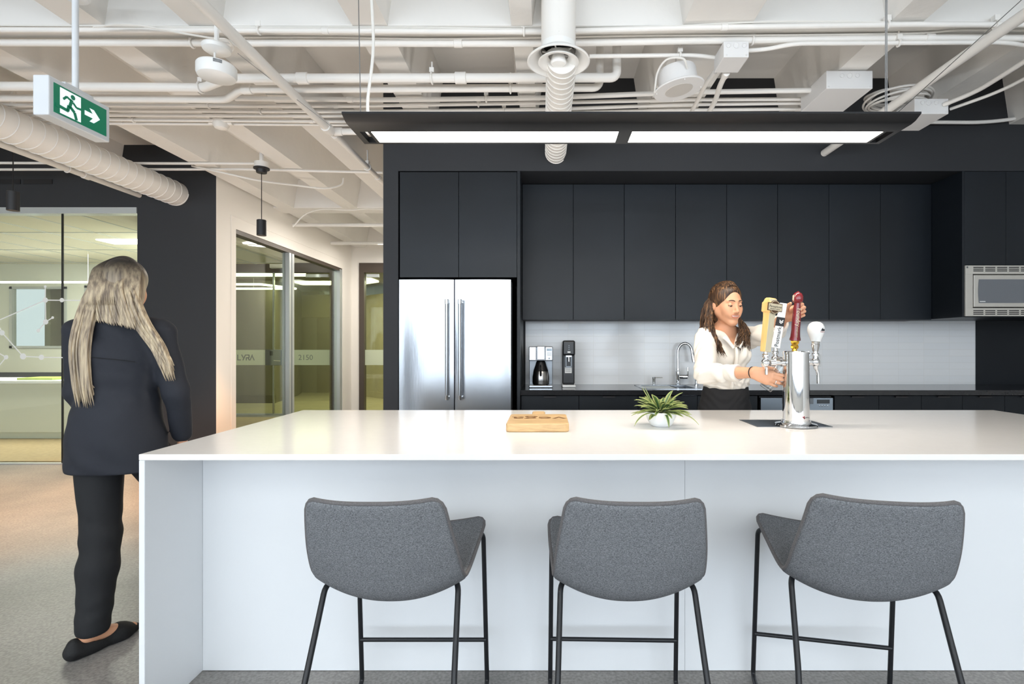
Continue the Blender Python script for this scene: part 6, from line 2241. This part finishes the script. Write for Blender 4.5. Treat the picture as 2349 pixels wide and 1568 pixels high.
def walker():
    rnd = random.Random(9)
    base = V(-1.92, 2.27, 0.0)
    yaw = math.radians(186)
    Ry = Matrix.Rotation(yaw, 3, 'Z')
    Rt = np.array([[Ry[i][j] for j in range(3)] for i in range(3)])
    fv, rv = V(math.sin(yaw), -math.cos(yaw), 0), V(-math.cos(yaw), -math.sin(yaw), 0)
    shL, elL, wrL = V(-2.080, 2.285, 1.335), V(-2.070, 2.275, 1.070), V(-2.035, 2.400, .86)
    shR, elR, wrR = V(-1.752, 2.315, 1.335), V(-1.690, 2.330, 1.075), V(-1.718, 2.405, .865)
    neck = V(-1.915, 2.295, 1.385)
    T = Matrix.Translation(V(-1.905, 2.315, 1.540)) @ Matrix.Rotation(math.radians(200), 4, 'Z') @ Matrix.Rotation(math.radians(6), 4, 'X')
    FH = Field((-2.08, 2.12, 1.30), (-1.74, 2.50, 1.69), .004)
    W = head_solid(FH, T, False)
    FH.cone(neck + V(0, 0, -.04), W(0, .03, -.05), .056, .05, .02)
    hipL, knL, anL = V(-2.000, 2.290, .86), V(-1.962, 2.255, .46), V(-1.945, 2.195, .095)
    hipR, knR, anR = V(-1.845, 2.305, .86), V(-1.765, 2.520, .49), V(-1.735, 2.700, .12)
    FF = Field((-2.20, 2.08, 0.0), (-1.58, 2.96, 1.40), .006)
    FF.ell(V(-1.918, 2.30, 1.20), (.13, .09, .16), Rt, 0).ell(V(-1.92, 2.30, .93), (.14, .10, .15), Rt, .04)
    FF.cone(neck, shL, .045, .04).cone(neck, shR, .045, .04).chain([shL, elL, wrL], [.042, .034, .024]).chain([shR, elR, wrR], [.042, .034, .024])
    FF.chain([hipL, knL, anL], [.075, .05, .036]).chain([hipR, knR, anR], [.075, .05, .036])
    dL, dR = V(.36, .93, 0).normalized(), V(.20, .98, 0).normalized()
    FF.cone(anL + V(0, 0, -.02) - dL * .02, anL + dL * .15 + V(0, 0, -.072), .036, .022, .02)
    FF.cone(anR + V(0, 0, -.04) - dR * .02, anR + dR * .15 + V(0, 0, -.045), .036, .022, .02)
    FG = Field((-2.16, 2.36, .62), (-1.96, 2.56, .90), .003)
    hand_solid(FG, wrL, V(.10, .30, -.95), V(.55, .80, .3), V(-.83, .55, .08), ((16, 24, 16, .02), (20, 26, 18, 0), (24, 28, 18, 0), (28, 30, 18, -.02)),
               ((.018, .016, -.008), (.045, .038, -.016), (.070, .046, -.022), (.090, .046, -.026)), .93)
    FI = Field((-1.84, 2.36, .62), (-1.60, 2.58, .90), .003)
    hand_solid(FI, wrR, V(-.05, .35, -.93), V(-.55, .78, .32), V(.84, .53, .15), ((16, 24, 16, .02), (20, 26, 18, 0), (24, 28, 18, 0), (28, 30, 18, -.02)),
               ((.018, .016, -.008), (.045, .038, -.016), (.070, .046, -.022), (.090, .046, -.026)), .93)
    body = solid('person', M['skin'], [FH, FF, FG, FI], None, 2, base)
    tag(body, 'person with long blonde hair in a dark jacket walking away past the island end', 'person')
    head_details(body, T, W, False)
    MB().tube(spline([W(-.020, -.0835, -.069), W(0, -.0945, -.067), W(.020, -.0835, -.069)], 6), [.001 + .003 * math.sin(PI * k / 12) for k in range(13)], 8).build('lips', M['lip'], body, smooth=180)

    # jacket
    FJ = Field((-2.22, 2.08, .70), (-1.58, 2.52, 1.45), .006)
    FJ.ell(V(-1.917, 2.295, 1.215), (.170, .122, .175), Rt, 0)
    FJ.ell(V(-1.920, 2.295, 1.02), (.155, .118, .16), Rt, .08)
    FJ.ell(V(-1.922, 2.290, .84), (.178, .145, .24), Rt, .08)
    FJ.cone(V(-2.010, 2.29, .85), V(-2.015, 2.29, .70), .085, .100, .06).cone(V(-1.83, 2.30, .85), V(-1.815, 2.30, .70), .085, .105, .06)
    FJ.cone(neck + V(0, -.005, -.02), shL + V(.012, 0, 0), .066, .060, .05).cone(neck + V(0, -.005, -.02), shR + V(-.012, 0, 0), .066, .060, .05)
    FJ.cone(neck + V(0, 0, -.02), neck + V(0, .004, .03), .066, .058, .02)
    FJ.cone(shL, elL, .058, .050, .03).cone(elL, wrL + (wrL - elL).normalized() * -.01, .053, .040, .02)
    FJ.cone(shR, elR, .058, .050, .03).cone(elR, wrR + (wrR - elR).normalized() * -.01, .053, .040, .02)
    FJ.ripple(lambda P: .0022 * np.sin(34 * (P[..., 0] + .6 * P[..., 2]) + 6 * np.sin(9 * P[..., 2])) + .0016 * np.sin(70 * P[..., 2] + 10 * P[..., 0]) * np.exp(-((P[..., 2] - 1.08) / .12) ** 2))
    FJ.cut(lambda P: P[..., 2] - .738)
    jk = solid('jacket', M['navy_cloth'], [FJ], body, 2)
    # seam lines of the yoke and the turned collar
    MB().tube(spline([V(-1.925, 2.164, 1.232), V(-1.90, 2.163, 1.228), V(-1.83, 2.178, 1.22), V(-1.775, 2.205, 1.21)], 6), .0016, 5).build('seam', M['trouser_black'], jk)
    ring = [neck + V(.068 * math.cos(a), .070 * math.sin(a) - .004, .022 + .010 * math.sin(-a)) for a in (2 * PI * k / 36 for k in range(37))]
    MB().tube(ring, .016, 8, cap=False, flat=1.2).build('collar', M['navy_cloth'], jk, smooth=180)
    # trousers
    FT = Field((-2.16, 2.08, .06), (-1.60, 2.86, 1.0), .006)
    FT.ell(V(-1.922, 2.295, .90), (.165, .125, .14), Rt, 0)
    FT.chain([hipL, knL, knL.lerp(anL, .35), anL + V(.0, 0, .012)], [.096, .068, .069, .060], .03)
    FT.chain([hipR, knR, knR.lerp(anR, .35), anR + V(.0, 0, .012)], [.096, .068, .066, .055], .03)
    FT.ripple(lambda P: .0012 * np.sin(38 * P[..., 2] + 30 * P[..., 0] + 4 * np.sin(13 * P[..., 2])) + .0016 * np.sin(90 * P[..., 2] - 30 * P[..., 1]) * np.exp(-((P[..., 2] - .16) / .09) ** 2))
    for a, d in ((anL, dL), (anR, dR)):
        a0 = np.array(a, dtype=np.float32)
        FT.cut(lambda P, a0=a0: np.maximum(P[..., 2] - (a0[2] - .022), np.linalg.norm((P - a0)[..., :2], axis=-1) - .12))
    solid('trousers', M['trouser_black'], [FT], body, 2)
    # flat shoes: a shell around the foot, cut low over the instep
    for a, d, lift in ((anL, dL, 0.0), (anR, dR, .026)):
        s = V(0, 0, 1).cross(d)
        heel = V(a.x, a.y, lift) - d * .065
        FZ = Field(tuple(Vector((min(heel.x, (heel + d * .26).x) - .08, min(heel.y, (heel + d * .26).y) - .08, -.004))),
                   tuple(Vector((max(heel.x, (heel + d * .26).x) + .08, max(heel.y, (heel + d * .26).y) + .08, .14 + lift))), .004)
        FZ.cone(heel + V(0, 0, .030), heel + d * .06 + V(0, 0, .030), .034, .034, .02)
        FZ.cone(heel + d * .05 + V(0, 0, .026), heel + d * .165 + V(0, 0, .024), .032, .041, .03)
        FZ.cone(heel + d * .165 + V(0, 0, .022), heel + d * .225 + V(0, 0, .018), .040, .020, .03)
        FZ.cone(heel + V(0, 0, .04), heel - d * .002 + V(0, 0, .062), .030, .022, .02)
        c = heel + d * .085
        FZ.ell(c + V(0, 0, .066), (.036, .064, .036), np.array([[s.x, d.x, 0], [s.y, d.y, 0], [0, 0, 1]]), .006, 'sub')
        z0 = lift + .001
        FZ.cut(lambda P, z0=z0: P[..., 2] - z0)
        solid('shoe', M['shoe_black'], [FZ], body, 1)

    # hair: dark at the crown, long and straight, swung towards the island
    FK = Field((-2.06, 2.14, 1.36), (-1.74, 2.50, 1.70), .004)
    R = rot3(T)
    FK.ell(W(0, .018, .034), (.084, .100, .088), R, 0)
    FK.ell(W(0, .045, -.05), (.084, .066, .09), R, .04)
    FK.ell(W(0, -.105, -.038), (.060, .080, .112), R, .010, 'sub')
    hair = solid('hair', M['hair_blonde'], [FK], body, 2)
    mb = MB()
    for k in range(70):       # left mass down the back
        u, v = rnd.random(), rnd.random()
        p0 = V(-1.945 + .045 * u, 2.275 + .03 * v, 1.612 + .030 * u)
        p1 = V(-1.992 + .060 * u, 2.212 + .02 * v, 1.50)
        p2 = V(-2.010 + .075 * u, 2.160 + .018 * v, 1.30)
        p3 = V(-1.995 + .070 * u, 2.150 + .018 * v, 1.14)
        p4 = V(-1.985 + .075 * u, 2.158 + .018 * v, 1.02 + .10 * rnd.random() ** 2)
        strand_lock(mb, [p0, p1, p2, p3, p4], .008, .004, .0015, rnd.uniform(0, 6), 3)
    for k in range(64):       # right mass, swung out over the shoulder blade and upper arm
        u, v = rnd.random(), rnd.random()
        p0 = V(-1.900 + .05 * u, 2.270 + .04 * v, 1.635 - .02 * u)
        p1 = V(-1.835 + .035 * u, 2.218 + .03 * v, 1.52)
        p2 = V(-1.790 + .055 * u, 2.205 + .03 * v, 1.385)
        p3 = V(-1.725 + .050 * u, 2.225 + .025 * v, 1.265)
        p4 = V(-1.675 + .035 * u, 2.235 + .02 * v, 1.125 + .07 * rnd.random())
        strand_lock(mb, [p0, p1, p2, p3, p4], .008, .004, .0015, rnd.uniform(0, 6), 3)
    for k in range(60):       # middle, ending along the collar in a slant
        u, v = k / 59, rnd.random()
        p0 = V(-1.950 + .10 * u, 2.262 + .02 * v, 1.640 - .03 * abs(u - .5))
        p1 = V(-1.965 + .13 * u, 2.205 + .02 * v, 1.53)
        p2 = V(-1.950 + .15 * u, 2.198 + .015 * v, 1.43)
        p3 = V(-1.930 + .165 * u, 2.195, 1.375 - .035 * u + .02 * v)
        strand_lock(mb, [p0, p1, p2, p3], .009, .005, .001, rnd.uniform(0, 6), 3)
    for k in range(40):       # over the crown from the parting
        a = -1 + 2 * k / 39
        x = .078 * math.sin(a * 1.3)
        mb.tube(spline([W(x * .35, -.045 + .02 * rnd.random(), .115), W(x * .8, .03, .034 + .092 * math.cos(a * 1.2)), W(x * 1.08, .085, .03 + .05 * math.cos(a)), W(x * 1.14, .116, -.03), W(x * 1.22, .122, -.105)], 5),
                [.002 + .004 * min(1, i / 4) - .0052 * max(0, (i - 15) / 5) for i in range(21)], 5, flat=.8)
    mb.build('locks', M['hair_blonde'], hair, smooth=180)
    return body


bartender()
w_ = walker()
w_.location.x += 0.045
OFF[w_.name].x += 0.045

# ------------------------------------------------------------------ light, camera, output look
def lamp(name, kind, loc, energy, col, rot=(0, 0, 0), **kw):
    l = bpy.data.lights.new(name, kind)
    l.energy = energy
    l.color = col
    for k, v in kw.items():
        setattr(l, k, v)
    o = bpy.data.objects.new(name, l)
    COL.objects.link(o)
    o.location = loc
    o.rotation_euler = rot
    return o


DAY = (0.80, 0.90, 1.0)
WARM = (1.0, 0.70, 0.42)
x = -9.4
while x < 4.6:
    lamp('window_daylight', 'AREA', (x + 1.15, -4.5, 1.8), 63, DAY, (PI / 2, 0, 0), shape='RECTANGLE', size=2.3, size_y=2.5)
    x += 2.6
lamp('lamp_ceiling_fill', 'AREA', (0.356, 2.30, 2.262), 2.5, (1.0, 0.97, 0.94), (PI, 0, 0), shape='RECTANGLE', size=2.3, size_y=0.12)  # unseen fill added above the lamp to brighten the ceiling
for x in (-6.0, -2.5, 1.5):
    lamp('rear_ceiling_fill', 'AREA', (x, -2.4, 1.75), 125, (0.86, 0.93, 1.0), (PI, 0, 0), shape='RECTANGLE', size=2.4, size_y=0.3)  # fill lamps added behind the camera to lift the ceiling, no fixtures there
# pendants over the walkway
for i, p in enumerate(PEND):
    lamp('pendant_beam', 'SPOT', (p.x, p.y, p.z + 0.012), 210, (1.0, 0.43, 0.11), (0, 0, 0), spot_size=math.radians(84), spot_blend=0.5, shadow_soft_size=0.03)
for y in (7.0, 8.6):
    lamp('corridor_fill', 'AREA', (-2.5, y, 2.93), 24, (1.0, 0.94, 0.86), (0, 0, 0), shape='DISK', size=0.5)  # no fixture here, fill added to brighten the corridor
lamp('meeting_room_panel', 'AREA', (-6.4, 7.2, 2.66), 115, (1.0, 0.98, 0.92), (0, 0, 0), shape='RECTANGLE', size=2.4, size_y=1.6)
lamp('lobby_light', 'AREA', (-5.0, 11.2, 2.6), 40, (1.0, 0.96, 0.80), (0, 0, 0), shape='RECTANGLE', size=2.0, size_y=0.8)
lamp('lobby_light', 'AREA', (-2.6, 11.2, 2.6), 34, (1.0, 0.96, 0.80), (0, 0, 0), shape='RECTANGLE', size=1.6, size_y=0.8)
lamp('entry_light', 'AREA', (-4.7, 8.0, 2.9), 14, (1.0, 0.95, 0.85), (0, 0, 0), shape='DISK', size=0.6)

lamp('walkway_bounce_fill', 'AREA', (-2.5, 4.4, 0.4), 24, (1.0, 0.90, 0.80), (PI, 0, 0), shape='RECTANGLE', size=1.6, size_y=2.0)  # unseen lamp added in place of light bounced off the floor
lamp('kitchen_bounce_fill', 'AREA', (0.8, 3.6, 1.9), 8, (1.0, 0.95, 0.90), (PI, 0, 0), shape='RECTANGLE', size=3.4, size_y=0.4)  # unseen upward fill for the ceiling bay over the kitchen
w = bpy.data.worlds.new('sky')
SC.world = w
w.use_nodes = True
bg = w.node_tree.nodes['Background']
bg.inputs['Color'].default_value = (0.78, 0.88, 1.0, 1)
bg.inputs['Strength'].default_value = 0.72

cam = bpy.data.cameras.new('camera')
cam.sensor_fit = 'HORIZONTAL'
cam.sensor_width = 36.0
cam.lens = 36.0 * FPX / 2349.0
cam.shift_x = (2349 / 2 - PX0) / 2349.0
cam.shift_y = (PY0 - 1568 / 2) / 2349.0
cam.clip_start = 0.05
cam.clip_end = 100
co = bpy.data.objects.new('camera', cam)
COL.objects.link(co)
co.location = (0, 0, EYE)
co.rotation_euler = (PI / 2, 0, 0)
SC.camera = co

vs = SC.view_settings
vs.view_transform = 'Standard'
vs.look = 'None'
vs.gamma = 1.0
vs.use_curve_mapping = False
vs.exposure = 0.42
SC.cycles.max_bounces = 12
SC.cycles.diffuse_bounces = 6
SC.cycles.glossy_bounces = 5
SC.cycles.transparent_max_bounces = 16
SC.cycles.sample_clamp_indirect = 6.0
SC.cycles.caustics_reflective = False
SC.cycles.caustics_refractive = False
SC.cycles.use_denoising = True
